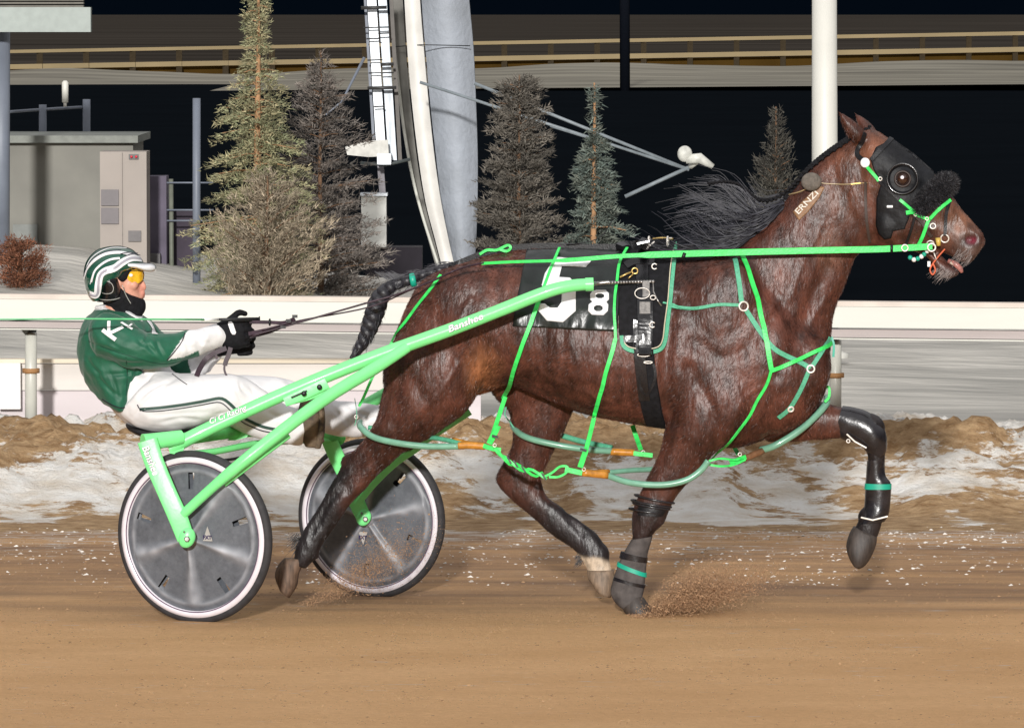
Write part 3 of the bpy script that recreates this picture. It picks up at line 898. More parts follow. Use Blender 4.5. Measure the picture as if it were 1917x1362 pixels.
mb = MB(); boxpx(mb, 676, 364, 723, 462, 46.1, 46.3); mb.build('casing', mat('box white', (.62, .62, .58), .5, var=.08, scale=8), jb, smooth=False)
mb = MB(); boxpx(mb, 674, 362, 725, 367, 46.05, 46.32); mb.build('lid', M['alu'], jb, smooth=False)
mb = MB(); boxpx(mb, 684, 463, 790, 560, 46.3, 46.7); mb.build('pedestal', mat('pedestal', (.012, .009, .014), .9), jb, smooth=False)
# cables and lamp head
cl = empty('floodlight_arm', Vector((P(1290, 315, 47).x, 47, P(1290, 315, 47).z)))
tag(cl, 'pale floodlight head on two long slanting grey struts between pylon and horse neck', 'floodlight')
M['strut'] = mat('strut', (.20, .23, .25), .5, var=.15)
for a, b, r in (((786, 154), (1290, 318), .011), ((888, 156), (1275, 312), .012), ((1030, 236), (1290, 316), .009), ((1292, 312), (1170, 368), .014)):
    mb = MB(); mb.tube([P(a[0], a[1], 47), P(b[0], b[1], 47)], r, n=8); mb.build('strut', M['strut'], cl)
mb = MB(); mb.ball(P(1282, 288, 46.9), .055, (1, .8, 1.1)); mb.tube([P(1284, 298, 46.9), P(1310, 296, 46.9), P(1335, 312, 46.9)], [.035, .04, .02]); mb.tube([P(1292, 312, 47), P(1308, 300, 46.95)], .02)
mb.build('lamp_head', mat('lamp head', (.55, .55, .50), .5, var=.25, scale=20), cl)

# ------------------------------------------------------------------ trees
def blades(Pt, D, ln, wd):
    """Nx3 base points, Nx3 directions -> triangles"""
    n = len(Pt)
    r = NR.normal(size=(n, 3)); s = np.cross(D, r); s /= np.linalg.norm(s, axis=1, keepdims=True) + 1e-9
    ln = np.asarray(ln).reshape(-1, 1) * np.ones((n, 1)); wd = np.asarray(wd).reshape(-1, 1) * np.ones((n, 1))
    A = Pt - s * wd / 2; B = Pt + s * wd / 2; C = Pt + D * ln
    V = np.stack([A, B, C], 1).reshape(-1, 3)
    return V
M['needle'] = tintmat('needles', .7, .3, scale=8, var=.25)
M['bark'] = mat('bark', (.16, .09, .05), .9, var=.3, scale=30, bump=.004)
M['barkorange'] = mat('orange bark', (.36, .20, .10), .9, var=.3, scale=20, bump=.004)
def conifer(name, label, px, ytop, ybase, Y, prof, colr, nb, per, seed, droop=.25, trunk='bark', ntr=.012, blade=(.035, .009), group=None, up=0.0, colb=None):
    """prof: list (fraction from base, left half width px, right half width px)"""
    rng = np.random.default_rng(seed)
    base = P(px, ybase, Y); top = P(px, ytop, Y); base.z = min(base.z, snow_z(base.x, Y) - .02)
    hgt = top.z - base.z
    t = empty(name, base); tag(t, label, 'tree', group)
    mb = MB(); mb.tube([base + (top - base) * f + Vector((.004 * math.sin(9 * f), 0, 0)) for f in lin(0, 1, 12)], [ntr * 1.8 * (1 - .85 * f) + .002 for f in lin(0, 1, 12)], n=8)
    mb2 = mb
    mpp = Y / F
    fr = np.array([p[0] for p in prof]); wl = np.array([p[1] for p in prof]) * mpp; wr_ = np.array([p[2] for p in prof]) * mpp
    Ps = []; Ds = []; Ls = []; Cs = []
    limb = MB(); tlimb = None
    for i in range(nb):
        f = rng.uniform(0.0, 1.0) ** 1.15 * .985
        ph = rng.uniform(0, 2 * math.pi)
        cx, sy = math.cos(ph), math.sin(ph)
        wL, wR = np.interp(f, fr, wl), np.interp(f, fr, wr_)
        wid = (wR if cx > 0 else wL) * abs(cx) + (wL + wR) / 2 * abs(sy)
        wid *= rng.uniform(.35, 1.22)
        z0 = f * hgt
        st = np.array([base.x, base.y, base.z + z0]); 
        dr = np.array([cx, sy, up - droop * .3]); dr /= np.linalg.norm(dr)
        lum = rng.uniform(.65, 1.3)
        if i % 4 == 0 and wid > .08:
            e = st + dr * wid * .85; mb2.tube([Vector(st) , Vector((st + e) / 2 + np.array([0, 0, .01])), Vector(e)], [.006, .004, .002], n=5, cap=False)
        m = max(6, int(per * (wid / (wl.max() + .01)) * 1.4 + 4))
        s = rng.uniform(0.12, 1.0, m) ** .75
        off = rng.normal(size=(m, 3)) * np.array([.022, .022, .016]) * (1.2 - .6 * s[:, None])
        p = st + dr * (s[:, None] * wid) + off + np.array([0, 0, 1]) * (-(s[:, None] ** 2) * droop * wid * .4 + (s[:, None] ** 3) * up * wid * .3)
        d = dr + rng.normal(size=(m, 3)) * .55 + np.array([0, 0, .25])
        d /= np.linalg.norm(d, axis=1, keepdims=True)
        Ps.append(p); Ds.append(d); Ls.append(rng.uniform(.6, 1.3, m) * blade[0])
        mixf = rng.uniform(0, 1, (m, 1)) * .5 + .5 * (rng.uniform() if colb is not None else 0)
        c = np.array(colr)[None, :] * (1 - mixf) + np.array(colb if colb is not None else colr)[None, :] * mixf
        Cs.append(c * lum * rng.uniform(.7, 1.25, (m, 1)))
    Pt = np.concatenate(Ps); D = np.concatenate(Ds); Lh = np.concatenate(Ls); C = np.concatenate(Cs)
    V = blades(Pt, D, Lh, blade[1])
    Fc = np.arange(len(V)).reshape(-1, 3)
    mb.build('trunk', M[trunk], t)
    obj('crown', V, Fc, M['needle'], t, smooth=False, col=np.repeat(C, 3, axis=0))
    return t

SP = 'spruces in the snow behind the rail'
conifer('spruce_tree', 'tall narrow green spruce with bare orange upper trunk, tallest of the trees', 483, -30, 570, 41, [(0, 95, 120), (.25, 105, 95), (.45, 70, 70), (.6, 52, 60), (.72, 36, 44), (.78, 16, 20), (.85, 22, 18), (.92, 28, 22), (1, 4, 4)], (.20, .235, .13), 480, 66, 1, colb=(.40, .34, .20), trunk='barkorange', ntr=.02, blade=(.034, .008))
conifer('spruce_tree', 'wide brownish spruce with ragged thin top between the tall green spruce and the junction box', 600, 95, 570, 42.5, [(0, 130, 100), (.3, 110, 90), (.55, 70, 75), (.75, 45, 60), (.9, 18, 25), (1, 4, 4)], (.22, .185, .16), 420, 60, 2, colb=(.12, .11, .10), blade=(.045, .008), up=.25, group=SP)
conifer('shrub', 'pale brown leafless bush at the foot of the tall green spruce', 500, 330, 575, 39.5, [(0, 105, 130), (.3, 95, 115), (.6, 70, 75), (1, 14, 26)], (.38, .31, .22), 210, 46, 3, colb=(.18, .15, .11), blade=(.042, .008), up=.7)
conifer('spruce_tree', 'dark grey spruce with forked ragged top just right of the curved pylon', 972, 140, 560, 42.5, [(0, 90, 80), (.2, 78, 75), (.45, 62, 60), (.65, 45, 52), (.85, 42, 46), (.95, 26, 36), (1, 6, 6)], (.165, .145, .12), 520, 60, 4, colb=(.11, .10, .085), blade=(.04, .009), up=.3, group=SP)
conifer('spruce_tree', 'small bluish spruce with a bare orange tip standing above the horse saddle', 1112, 155, 560, 41, [(0, 85, 95), (.2, 80, 90), (.38, 60, 70), (.5, 45, 50), (.58, 30, 36), (.72, 24, 26), (.8, 16, 14), (.82, 4, 4), (1, 1, 1)], (.10, .135, .12), 440, 60, 5, colb=(.15, .16, .13), trunk='barkorange', ntr=.016, blade=(.04, .010), group=SP)
conifer('spruce_tree', 'dim grey pointed spruce between the floodlight head and the white pole', 1452, 200, 520, 44, [(0, 80, 80), (.3, 66, 66), (.6, 46, 44), (.85, 16, 22), (1, 3, 3)], (.085, .08, .065), 330, 50, 6, colb=(.055, .05, .042), blade=(.04, .008), up=.8, group=SP)
conifer('shrub', 'reddish brown low shrub on the snow at the left edge of the photo', 38, 450, 512, 39.6, [(0, 40, 50), (.5, 45, 45), (1, 16, 16)], (.24, .10, .055), 150, 34, 8, colb=(.14, .055, .03), blade=(.03, .006), up=.4)
# ------------------------------------------------------------------ the horse
horse = empty('horse', HP(1150, 1141, 0))
tag(horse, 'dark bay pacing horse with braided tail and blowing black mane, pulling the green racing cart', 'horse')
hb = MB()
def HL_(st, n=24, k=4, q=.92): lofts(hb, st, HP, HL, n, k, q)
# trunk (top xy, bottom xy, lateral centre, half width, egg)
HL_([(768, 560, 742, 625, 0, .07), (782, 538, 738, 690, 0, .17), (809, 512, 756, 745, 0, .225), (858, 494, 826, 748, 0, .265), (908, 479, 900, 738, 0, .275), (957, 469, 952, 722, 0, .27, .05),
     (1020, 464, 1008, 740, 0, .275, .12), (1100, 466, 1082, 770, 0, .29, .15), (1180, 468, 1168, 790, 0, .285, .18), (1250, 463, 1245, 802, 0, .265, .2),
     (1310, 455, 1310, 822, 0, .245, .2), (1365, 452, 1372, 838, 0, .235, .15), (1425, 480, 1430, 824, 0, .225, .1), (1485, 560, 1490, 800, 0, .20), (1528, 610, 1536, 752, 0, .14), (1548, 650, 1548, 705, 0, .06)], n=30)
# neck
HL_([(1262, 468, 1440, 790, 0, .13), (1305, 460, 1520, 735, 0, .165, -.3), (1350, 452, 1552, 672, 0, .150, -.3), (1396, 437, 1557, 622, 0, .120, -.3), (1432, 412, 1564, 578, 0, .103, -.25), (1472, 370, 1583, 530, 0, .093, -.2),
     (1512, 318, 1602, 484, 0, .084, -.15), (1552, 284, 1632, 462, 0, .080), (1590, 258, 1652, 452, 0, .078), (1612, 250, 1655, 430, 0, .06)], n=26)
# skull and upper jaw
HL_([(1598, 256, 1618, 330, 0, .055), (1612, 246, 1632, 440, 0, .080), (1634, 241, 1652, 466, 0, .092, -.1), (1672, 263, 1672, 467, 0, .100, -.05), (1704, 288, 1692, 463, 0, .098, .1), (1742, 318, 1716, 462, 0, .080, .1),
     (1772, 350, 1736, 464, 0, .066), (1800, 390, 1758, 470, 0, .055), (1824, 417, 1784, 480, 0, .052), (1841, 436, 1806, 493, 0, .053), (1846, 455, 1822, 488, 0, .040)], n=24)
# lower jaw, chin
HL_([(1672, 430, 1676, 467, 0, .07), (1705, 440, 1706, 468, 0, .06), (1735, 452, 1738, 484, 0, .045), (1762, 478, 1754, 508, 0, .036), (1784, 500, 1768, 520, 0, .036), (1799, 508, 1784, 519, 0, .028)], n=16)
# tongue side is separate; ears
def ear(px, py, tx, ty, lat, lt, r):
    b_ = HP(px, py, lat); t_ = HP(tx, ty, lt)
    pts = [b_.lerp(t_, f) for f in (0, .2, .45, .7, .88, 1)]
    hb.tube(pts, [r * .8, r, r * .92, r * .6, r * .3, .004], n=12)
ear(1612, 262, 1571, 210, .055, .085, .034)
ear(1634, 254, 1598, 209, -.045, -.075, .030)
# near hind
nl = .12
HL_([(858, 540, 728, 690, .10, .10), (900, 620, 716, 740, .13, .135, -.1), (904, 705, 706, 782, .135, .13, -.1), (876, 765, 690, 812, .135, .105), (822, 808, 672, 834, .13, .078), (762, 845, 654, 850, .13, .058), (722, 880, 641, 868, .13, .047), (686, 915, 628, 892, .13, .043),
     (657, 944, 612, 918, .13, .040), (638, 972, 596, 948, .13, .034), (622, 996, 578, 976, .13, .031), (607, 1016, 562, 1002, .13, .033), (598, 1034, 552, 1026, .13, .036), (588, 1048, 550, 1048, .13, .033), (572, 1066, 545, 1052, .13, .030)], n=20)
# far hind
fl = -.13
HL_([(1090, 700, 935, 700, fl, .10), (1083, 745, 950, 760, fl, .085), (1064, 790, 960, 800, fl, .07), (1044, 830, 957, 838, fl, .056), (1024, 870, 938, 872, fl, .048), (1016, 900, 928, 897, fl, .044), (1024, 928, 944, 922, fl, .041), (1048, 946, 972, 948, fl, .037), (1076, 966, 1006, 978, fl, .032), (1100, 984, 1040, 1006, fl, .030),
     (1122, 1004, 1070, 1026, fl, .032), (1136, 1030, 1086, 1044, fl, .037), (1143, 1050, 1094, 1054, fl, .035), (1146, 1066, 1100, 1066, fl, .034), (1149, 1078, 1102, 1078, fl, .036)], n=20)
# near fore
nf = .14
HL_([(1420, 640, 1262, 660, .13, .09), (1424, 740, 1252, 740, .15, .105), (1396, 800, 1244, 798, .155, .095), (1350, 838, 1236, 838, .15, .078), (1318, 868, 1224, 868, .15, .063), (1290, 902, 1206, 906, .15, .053), (1262, 936, 1190, 940, .15, .046), (1248, 964, 1184, 962, .15, .046), (1236, 984, 1184, 990, .15, .042), (1222, 1000, 1184, 1008, .15, .035),
     (1212, 1030, 1168, 1034, .15, .031), (1205, 1056, 1158, 1058, .15, .032), (1203, 1078, 1148, 1088, .15, .036), (1200, 1098, 1146, 1106, .15, .037), (1196, 1110, 1156, 1124, .15, .034), (1200, 1118, 1166, 1134, .15, .034)], n=20)
# far fore, lifted
ff_ = -.15
HL_([(1400, 650, 1400, 800, -.12, .08), (1450, 700, 1440, 826, -.14, .085), (1500, 738, 1478, 826, ff_, .072), (1552, 756, 1530, 823, ff_, .058), (1590, 764, 1572, 820, ff_, .048), (1618, 772, 1596, 824, ff_, .045), (1642, 790, 1612, 832, ff_, .044), (1655, 815, 1620, 842, ff_, .041), (1657, 842, 1624, 856, ff_, .035), (1657, 880, 1624, 882, ff_, .029), (1660, 915, 1623, 915, ff_, .028),
     (1660, 945, 1619, 950, ff_, .031), (1655, 968, 1612, 968, ff_, .035), (1650, 988, 1602, 982, ff_, .034), (1643, 1006, 1600, 994, ff_, .031), (1638, 1016, 1602, 1004, ff_, .030)], n=20)
# muscle masses and joints
def lump(px, py, lat, rx, rz, ry, rot=0):
    c = HP(px, py, lat); m = 26.3 / F
    R = Matrix((HF, HL, Vector((0, 0, 1)))).transposed() @ Matrix.Rotation(math.radians(rot), 3, 'Y')
    hb.ball(c, 1.0, (rx * m, ry, rz * m), n=14, R=R)
for s_ in (1, -1):
    lump(1335, 610, .165 * s_, 80, 130, .072, 24)      # shoulder
    lump(1400, 690, .15 * s_, 66, 70, .078, 0)        # point of shoulder
    lump(1305, 735, .155 * s_, 66, 78, .082, -20)     # triceps
    lump(1515, 690, .085 * s_, 40, 62, .085, 10)     # breast
    lump(870, 570, .17 * s_, 92, 70, .085, -18)       # gluteus
    lump(1662, 420, .055 * s_, 30, 34, .042, 0)       # cheek
    lump(1700, 335, .075 * s_, 26, 17, .022, 30)      # brow
    lump(1826, 450, .032 * s_, 15, 20, .026, 0)       # nostril wing
lump(795, 690, .175, 78, 100, .085, 18)
lump(740, 815, .13, 46, 30, .062, 25)
lump(664, 868, .13, 20, 30, .040, 30)
lump(1218, 955, .15, 30, 36, .045, -15)
lump(1628, 800, ff_, 30, 28, .045, 0)
lump(576, 1030, .13, 26, 19, .036, 30)
lump(1118, 1032, fl, 27, 20, .036, 30)
lump(1630, 966, ff_, 25, 20, .036, 0)
lump(650, 862, .13, 12, 16, .03, 30)
lump(960, 898, fl, 30, 28, .042, 0)
lump(1000, 700, -.12, 90, 80, .10, 0)
HV, HN, HFc = remesh(hb, .0085, 10, .6)
# sculpt: grooves and folds along traced lines, tapering with distance
hx, hy = projA(HV)
lat = (HV - np.array(HQ)) @ np.array(HL)
def groove(path, depth, w, side=1):
    global HV
    pts = np.array(resamp(cr(path, 6), 4.0))
    d2 = np.full(len(HV), 1e9)
    for q in pts: d2 = np.minimum(d2, (hx - q[0]) ** 2 + (hy - q[1]) ** 2)
    k = np.exp(-d2 / (2 * w * w))
    m = (lat * side > .02)
    HV[m] -= HN[m] * (depth * k[m])[:, None]
groove([(1262, 560), (1250, 640), (1248, 720), (1262, 790)], .016, 9)
groove([(1400, 470), (1440, 540), (1480, 600), (1500, 660)], .014, 12)
groove([(1300, 640), (1350, 670), (1400, 650), (1440, 600)], .007, 10)
groove([(1290, 690), (1330, 760), (1345, 820)], .009, 8)
groove([(1440, 720), (1450, 780), (1440, 820)], .010, 8)
groove([(905, 640), (912, 690), (908, 730)], .014, 7)
groove([(930, 560), (915, 620), (905, 660)], .008, 14)
groove([(780, 560), (750, 640), (745, 720), (735, 790)], .010, 9)
groove([(1455, 700), (1490, 640), (1520, 560), (1548, 500)], .010, 10)
groove([(1560, 330), (1590, 400), (1620, 450)], .008, 10)
groove([(1640, 440), (1636, 380), (1650, 330)], .010, 8)
groove([(690, 830), (660, 890), (630, 930)], .006, 5)
groove([(1700, 400), (1740, 410), (1790, 420)], .006, 10)
groove([(700, 900), (760, 850), (800, 800)], .005, 8)
for vp in ([(1600, 480), (1560, 540), (1520, 600), (1500, 650)], [(1440, 720), (1400, 740), (1370, 790)], [(1180, 760), (1120, 745), (1060, 720), (1010, 700)], [(1460, 560), (1430, 600), (1420, 650)], [(860, 680), (820, 740), (770, 790)], [(1700, 400), (1720, 420), (1750, 430)], [(1680, 440), (1700, 420), (1690, 380)], [(1540, 420), (1500, 500), (1480, 560)], [(880, 560), (850, 620), (860, 680)]):
    groove(vp, -.0035, 3.0)
for k_ in range(6):
    groove([(1040 + 34 * k_, 560), (1020 + 34 * k_, 640), (1030 + 34 * k_, 720)], .0028, 6)
groove([(1820, 446), (1815, 449)], .016, 6)
groove([(1745, 470), (1772, 488), (1800, 503), (1812, 508)], .012, 4)
groove([(980, 560), (1010, 650), (990, 710)], .004, 20)
groove([(1210, 990), (1240, 950)], .004, 5)
groove([(640, 905), (612, 945), (586, 995)], .007, 4.5)
groove([(700, 860), (670, 890), (650, 920)], .006, 5)
groove([(1060, 960), (1090, 1000)], .006, 5, -1)
groove([(1030, 880), (1000, 910)], .006, 5, -1)
groove([(1280, 830), (1262, 880), (1240, 930)], .006, 7)
groove([(1600, 520), (1570, 600), (1555, 680)], .006, 9)
groove([(1100, 560), (1105, 680), (1090, 760)], .004, 14)
groove([(820, 600), (860, 660), (870, 740)], .009, 12)
groove([(760, 700), (800, 760), (780, 810)], .006, 9)
# long shaggy winter hair texture as fine relief
disp = np.array([0.0012 * nz((v[0] * 1.0, v[1], v[2] * .6), 34, 1) + .0045 * nz((v[0] * 1.2, v[1], v[2] * .45), 8, 6) for v in HV])
HV = HV + HN * disp[:, None]
# coat colours as patches of the animal itself
bay = np.array((.074, .0255, .0165)); blk = np.array((.013, .010, .011)); tan_ = np.array((.26, .105, .045)); white = np.array((.55, .44, .33))
C = np.tile(bay, (len(HV), 1))
hz = HV[:, 2]
def sm(a, b, x): t = np.clip((x - a) / (b - a), 0, 1); return t * t * (3 - 2 * t)
jit = np.array([nz(v, 9, 4) for v in HV])
jit2 = np.array([nz(v, 3.2, 9) for v in HV])
C *= (1 + .55 * jit2 + .45 * jit)[:, None]
def paint(w, c):
    global C
    w = np.clip(w, 0, 1)[:, None]; C = C * (1 - w) + np.array(c) * w
def blob(px, py, rx, ry, soft=.6): return np.clip(1.3 - np.sqrt(((hx - px) / rx) ** 2 + ((hy - py) / ry) ** 2) + .25 * jit, 0, 1) * soft
paint(blob(905, 700, 34, 60, .8), tan_)
paint(blob(1650, 300, 44, 52, .7), (.22, .085, .042))
paint(blob(1795, 415, 52, 40, .7), (.20, .085, .045))
paint(blob(1575, 360, 50, 60, .35), (.20, .075, .04))
paint(blob(1553, 470, 30, 40, .35), (.22, .12, .08))
paint(blob(1590, 290, 40, 26, .3), (.2, .08, .04))
# legs darken to black below knee and hock
nearhind = sm(870, 845, 0 * hy) * 0
w = sm(826, 880, hy + 30 * jit) * ((hx < 700) & (hx > 500)) * sm(700, 655, hx - (hy - 840) * -.35)
paint(w * (lat > 0), blk)
paint(sm(905, 1000, hy + 30 * jit) * (hx < 700), blk)
paint(sm(905, 985, hy + 40 * jit) * ((hx > 900) & (hx < 1160)), blk * 1.3)
paint(.85 * sm(925, 965, hy + 14 * jit) * ((hx > 1160) & (hx < 1330)), blk)
paint(sm(1560, 1600, hx) * ((hy > 740)), blk)
paint(sm(1040, 1052, hy + 22 * jit) * ((hx > 1075) & (hx < 1152) & (lat < 0)), white)
paint(blob(1815, 470, 34, 30, .8), (.10, .065, .055))
paint(blob(1772, 512, 34, 18, .8), (.06, .045, .045))
paint(np.clip(1.5 - np.hypot((hx - 1817) / 17.0, (hy - 450) / 12.0), 0, 1) * .9, (.02, .014, .014))
paint(np.clip(1.4 - np.hypot((hx - 1819) / 10.0, (hy - 449) / 8.0), 0, 1) * (np.abs(lat) > .01), (.16, .02, .035))
M['coat'] = tintmat('horse coat', .40, .45, scale=24, var=.6, bump=.005, bscale=55, stretch=(1, 1, .4))
body = obj('body', HV, HFc, M['coat'], horse, col=np.clip(C, 0, 1))
BODY = BVHTree.FromPolygons([tuple(v) for v in HV], HFc)

# short winter coat: fine hairs lying along the body
def coat_hair(nh, ln, wd, seed):
    rng = np.random.default_rng(seed)
    F4 = np.array([f[:4] if len(f) >= 4 else (f[0], f[1], f[2], f[2]) for f in HFc])
    a, b, c, d = (HV[F4[:, i]] for i in range(4))
    area = np.linalg.norm(np.cross(c - a, d - b), axis=1)
    idx = rng.choice(len(F4), nh, p=area / area.sum())
    u, v = rng.random((nh, 1)), rng.random((nh, 1))
    p = (a[idx] * (1 - u) + b[idx] * u) * (1 - v) + (d[idx] * (1 - u) + c[idx] * u) * v
    n = (HN[F4[idx, 0]] + HN[F4[idx, 2]]); n /= np.linalg.norm(n, axis=1, keepdims=True)
    px, py = projA(p)
    f = np.array(HF)
    fx = np.full(nh, -.55); fz = np.full(nh, -.85)          # hair runs backward and down
    nk = px > 1420; fx[nk] = -.25; fz[nk] = -.9
    clump = np.array([(nz(q, 12, 2), nz(q, 12, 7)) for q in p])
    fx += clump[:, 0] * 1.3; fz += clump[:, 1] * .7
    dr = f[None, :] * fx[:, None] + np.array([0, 0, 1.0])[None, :] * fz[:, None]
    dr -= n * np.sum(dr * n, axis=1, keepdims=True)
    dr /= np.linalg.norm(dr, axis=1, keepdims=True) + 1e-9
    dr = dr + n * rng.uniform(.12, .42, (nh, 1)) + rng.normal(size=(nh, 3)) * .10
    dr /= np.linalg.norm(dr, axis=1, keepdims=True)
    col = C[F4[idx, 0]] * (.40 + 1.7 * rng.random((nh, 1)) ** 2) * (1 + .9 * clump[:, :1])
    leg = (py > 900) | ((px > 1560) & (py > 740)) | (px > 1600)
    L_ = rng.uniform(.6, 1.2, nh) * ln * np.where(leg, .5, 1)
    V = blades(p - n * .001, dr, L_, wd)
    return V, np.repeat(np.clip(col, 0, 1), 3, axis=0)
Vh, Ch = coat_hair(260000, .018, .0016, 3)
oh = obj('coat_hair', Vh, np.arange(len(Vh)).reshape(-1, 3), tintmat('coat hair', .42, .35, var=.2, scale=30), horse, smooth=False, col=Ch)
oh['kind'] = 'stuff'

# hooves
M['hoofdark'] = mat('dark hoof', (.045, .035, .03), .55, var=.4, scale=30, stretch=(3, 3, .5), bump=.001)
M['hooflight'] = mat('pale hoof', (.20, .14, .095), .6, var=.45, scale=25, stretch=(3, 3, .5), bump=.001)
M['hoofbrown'] = mat('muddy hoof', (.12, .075, .05), .7, var=.5, scale=25, stretch=(3, 3, .5), bump=.001)
def hoof(st, m, pos=HP):
    mb = MB(); lofts(mb, st, HP, HL, 20, 3, .85)
    return mb.build('hoof', m, horse)
hoof([(574, 1046, 532, 1044, .13, .030), (560, 1072, 520, 1058, .13, .045), (556, 1096, 515, 1078, .13, .052), (542, 1118, 524, 1102, .13, .040)], M['hoofbrown'])
hoof([(1150, 1066, 1099, 1066, fl, .038), (1151, 1082, 1100, 1080, fl, .047), (1149, 1100, 1106, 1090, fl, .053), (1143, 1118, 1118, 1106, fl, .050)], M['hooflight'])
hoof([(1200, 1112, 1164, 1130, .15, .038), (1208, 1122, 1168, 1144, .15, .050), (1222, 1142, 1182, 1156, .15, .058), (1224, 1150, 1184, 1158, .15, .055)], M['hoofdark'])
hoof([(1642, 1004, 1598, 984, ff_, .036), (1640, 1020, 1590, 998, ff_, .050), (1631, 1042, 1584, 1022, ff_, .058), (1620, 1058, 1590, 1044, ff_, .055), (1610, 1064, 1598, 1058, ff_, .04)], M['hoofdark'])

# eye, tongue, teeth
mb = MB(); e_ = hit(BODY, 1692, 338); ec = e_[0] - e_[1] * .012
mb.ball(ec, .026, n=14); eye = mb.build('eye', mat('brown eye', (.03, .012, .008), .08, coat=.8), horse)
mb = MB(); mb.ball(ec + e_[1] * .020 + Vector((0, 0, .007)), .0085, n=10); mb.build('eye_glint', mat('painted eye glint', (.85, .80, .85), .15), eye)  # white ball paints the flash glint onto the eye
mb = MB(); mb.tube([HP(1775, 488, .02), HP(1789, 494, .025), HP(1798, 503, .025), HP(1801, 510, .022)], [.010, .013, .012, .006], n=10); mb.build('tongue', mat('tongue', (.42, .17, .15), .35), horse)
mb = MB(); mb.tube([HP(1779, 491, .028), HP(1793, 498, .03)], [.007, .006], n=8); mb.build('teeth', mat('teeth', (.6, .5, .42), .3), horse)

# strands ---------------------------------------------------------
M['mane'] = tintmat('mane hair', .5, .35, var=.3, scale=30)
def strands(paths, w0, name, m, par, colr, seed=0, kind=None):
    rng = random.Random(seed)
    V = []; Fc = []; Cc = []
    for P_ in paths:
        k = len(P_); b = len(V)
        lum = rng.uniform(.5, 1.7); w = w0 * rng.uniform(.6, 1.3)
        sd = Vector((rng.gauss(0, .4), rng.gauss(0, .4), 1)).normalized()
        for i, p in enumerate(P_):
            t = (Vector(P_[min(i + 1, k - 1)]) - Vector(P_[max(i - 1, 0)])).normalized()
            s_ = t.cross(Vector((0, -1, 0)) + sd * .3)
            s_ = s_.normalized() * w * (1 - .75 * i / (k - 1)) / 2
            p = Vector(p); V += [p - s_, p + s_]; Cc += [[c * lum for c in colr]] * 2
        for i in range(k - 1): Fc.append((b + 2 * i, b + 2 * i + 1, b + 2 * i + 3, b + 2 * i + 2))
    return obj(name, V, Fc, m, par, smooth=True, col=np.array(Cc))
rr = random.Random(5)
mp = []
crest = cr([(1300, 462), (1340, 452), (1380, 442), (1404, 432), (1432, 410), (1466, 374)], 10)
for i in range(850):
    c = crest[min(len(crest) - 1, int(rr.random() ** .9 * len(crest)))]
    rx, ry_ = c[0] + rr.uniform(-4, 5), c[1] + rr.uniform(2, 14)
    lt = rr.uniform(-.03, .075)
    L_ = rr.uniform(70, 150) * (.75 if rx > 1440 else 1)
    # target: blown back to the left, some lifting
    lift = rr.gauss(16, 16) if rr.random() < .93 else rr.uniform(-80, -10)
    ex, ey = rx - L_, ry_ + lift + 14
    if ey > 492: ey = 492 - rr.random() * 8
    sag = rr.uniform(4, 22)
    pts = []
    for k in range(8):
        t = k / 7
        x = rx + (ex - rx) * t; y = ry_ + (ey - ry_) * (t ** 1.5) + sag * math.sin(math.pi * min(1, t * 1.2)) * .9 + rr.gauss(0, .6)
        pts.append(HP(x, y, lt + .02 + .05 * math.sin(math.pi * t) + rr.gauss(0, .001)))
    mp.append(pts)
for (ax, ay, bx, by, cx_, cy_) in ((1400, 400, 1350, 345, 1325, 343), (1400, 402, 1330, 370, 1255, 385), (1390, 405, 1330, 390, 1275, 400), (1405, 385, 1370, 350, 1300, 342), (1385, 410, 1320, 375, 1290, 360), (1400, 408, 1340, 405, 1262, 420), (1470, 372, 1430, 380, 1400, 352)):
    for q in range(16):
        dx, dy = rr.gauss(0, 5), rr.gauss(0, 5)
        mp.append([HP(x + dx * (.3 + .2 * i), y + dy * (.3 + .2 * i), .03) for i, (x, y) in enumerate(cr([(ax + 20, ay + 30), (ax, ay), (bx, by), (cx_, cy_)], 4))])
strands(mp, .0045, 'mane', M['mane'], horse, (.020, .020, .027), 1)
# braids and short hair along the crest
mb = MB()
pth = cr([(1420, 418), (1470, 366), (1512, 314), (1552, 280), (1588, 256)], 8)
for i, p in enumerate(pth): mb.ball(HP(p[0] + 1, p[1] + 4, .02), .015, (1, 1, .9), n=8)
mb.build('mane_crest', M['blackcloth'], horse)
# whiskers, chin and throat hair
wp = []
for i in range(170):
    f = rr.random()
    x, y = (1745 + 42 * f + rr.gauss(0, 3), 500 + 18 * f * (1 - f) * 2 + rr.gauss(0, 4)) if rr.random() < .72 else (1790 + rr.uniform(0, 32), 478 + rr.uniform(-14, 12))
    h_ = hit(BODY, x, y)
    if not h_: continue
    q = h_[0]; L_ = rr.uniform(.02, .052)
    d = Vector((-.5 + rr.gauss(0, .25), -.35, -.8 + rr.gauss(0, .2)))
    wp.append([q + d * L_ * t + Vector((-.3, 0, .1)) * L_ * t * t * .5 for t in (0, .33, .66, 1)])
ft = []
for i in range(90):
    x, y = 556 + rr.gauss(0, 4), 1006 + rr.uniform(-10, 22)
    q0 = HP(x, y, .13 + rr.gauss(0, .015)); d = Vector((-.7 + rr.gauss(0, .2), 0, -.6 + rr.gauss(0, .25))) * rr.uniform(.015, .04)
    ft.append([q0, q0 + d * .5, q0 + d])
strands(ft, .003, 'fetlock_hair', M['mane'], horse, (.02, .016, .015), 3); ft = []
for i in range(60):
    x, y = 1086 + rr.gauss(0, 3), 1044 + rr.uniform(-8, 12)
    q0 = HP(x, y, fl + rr.gauss(0, .015)); d = Vector((-.6 + rr.gauss(0, .2), 0, -.7 + rr.gauss(0, .2))) * rr.uniform(.012, .03)
    ft.append([q0, q0 + d * .5, q0 + d])
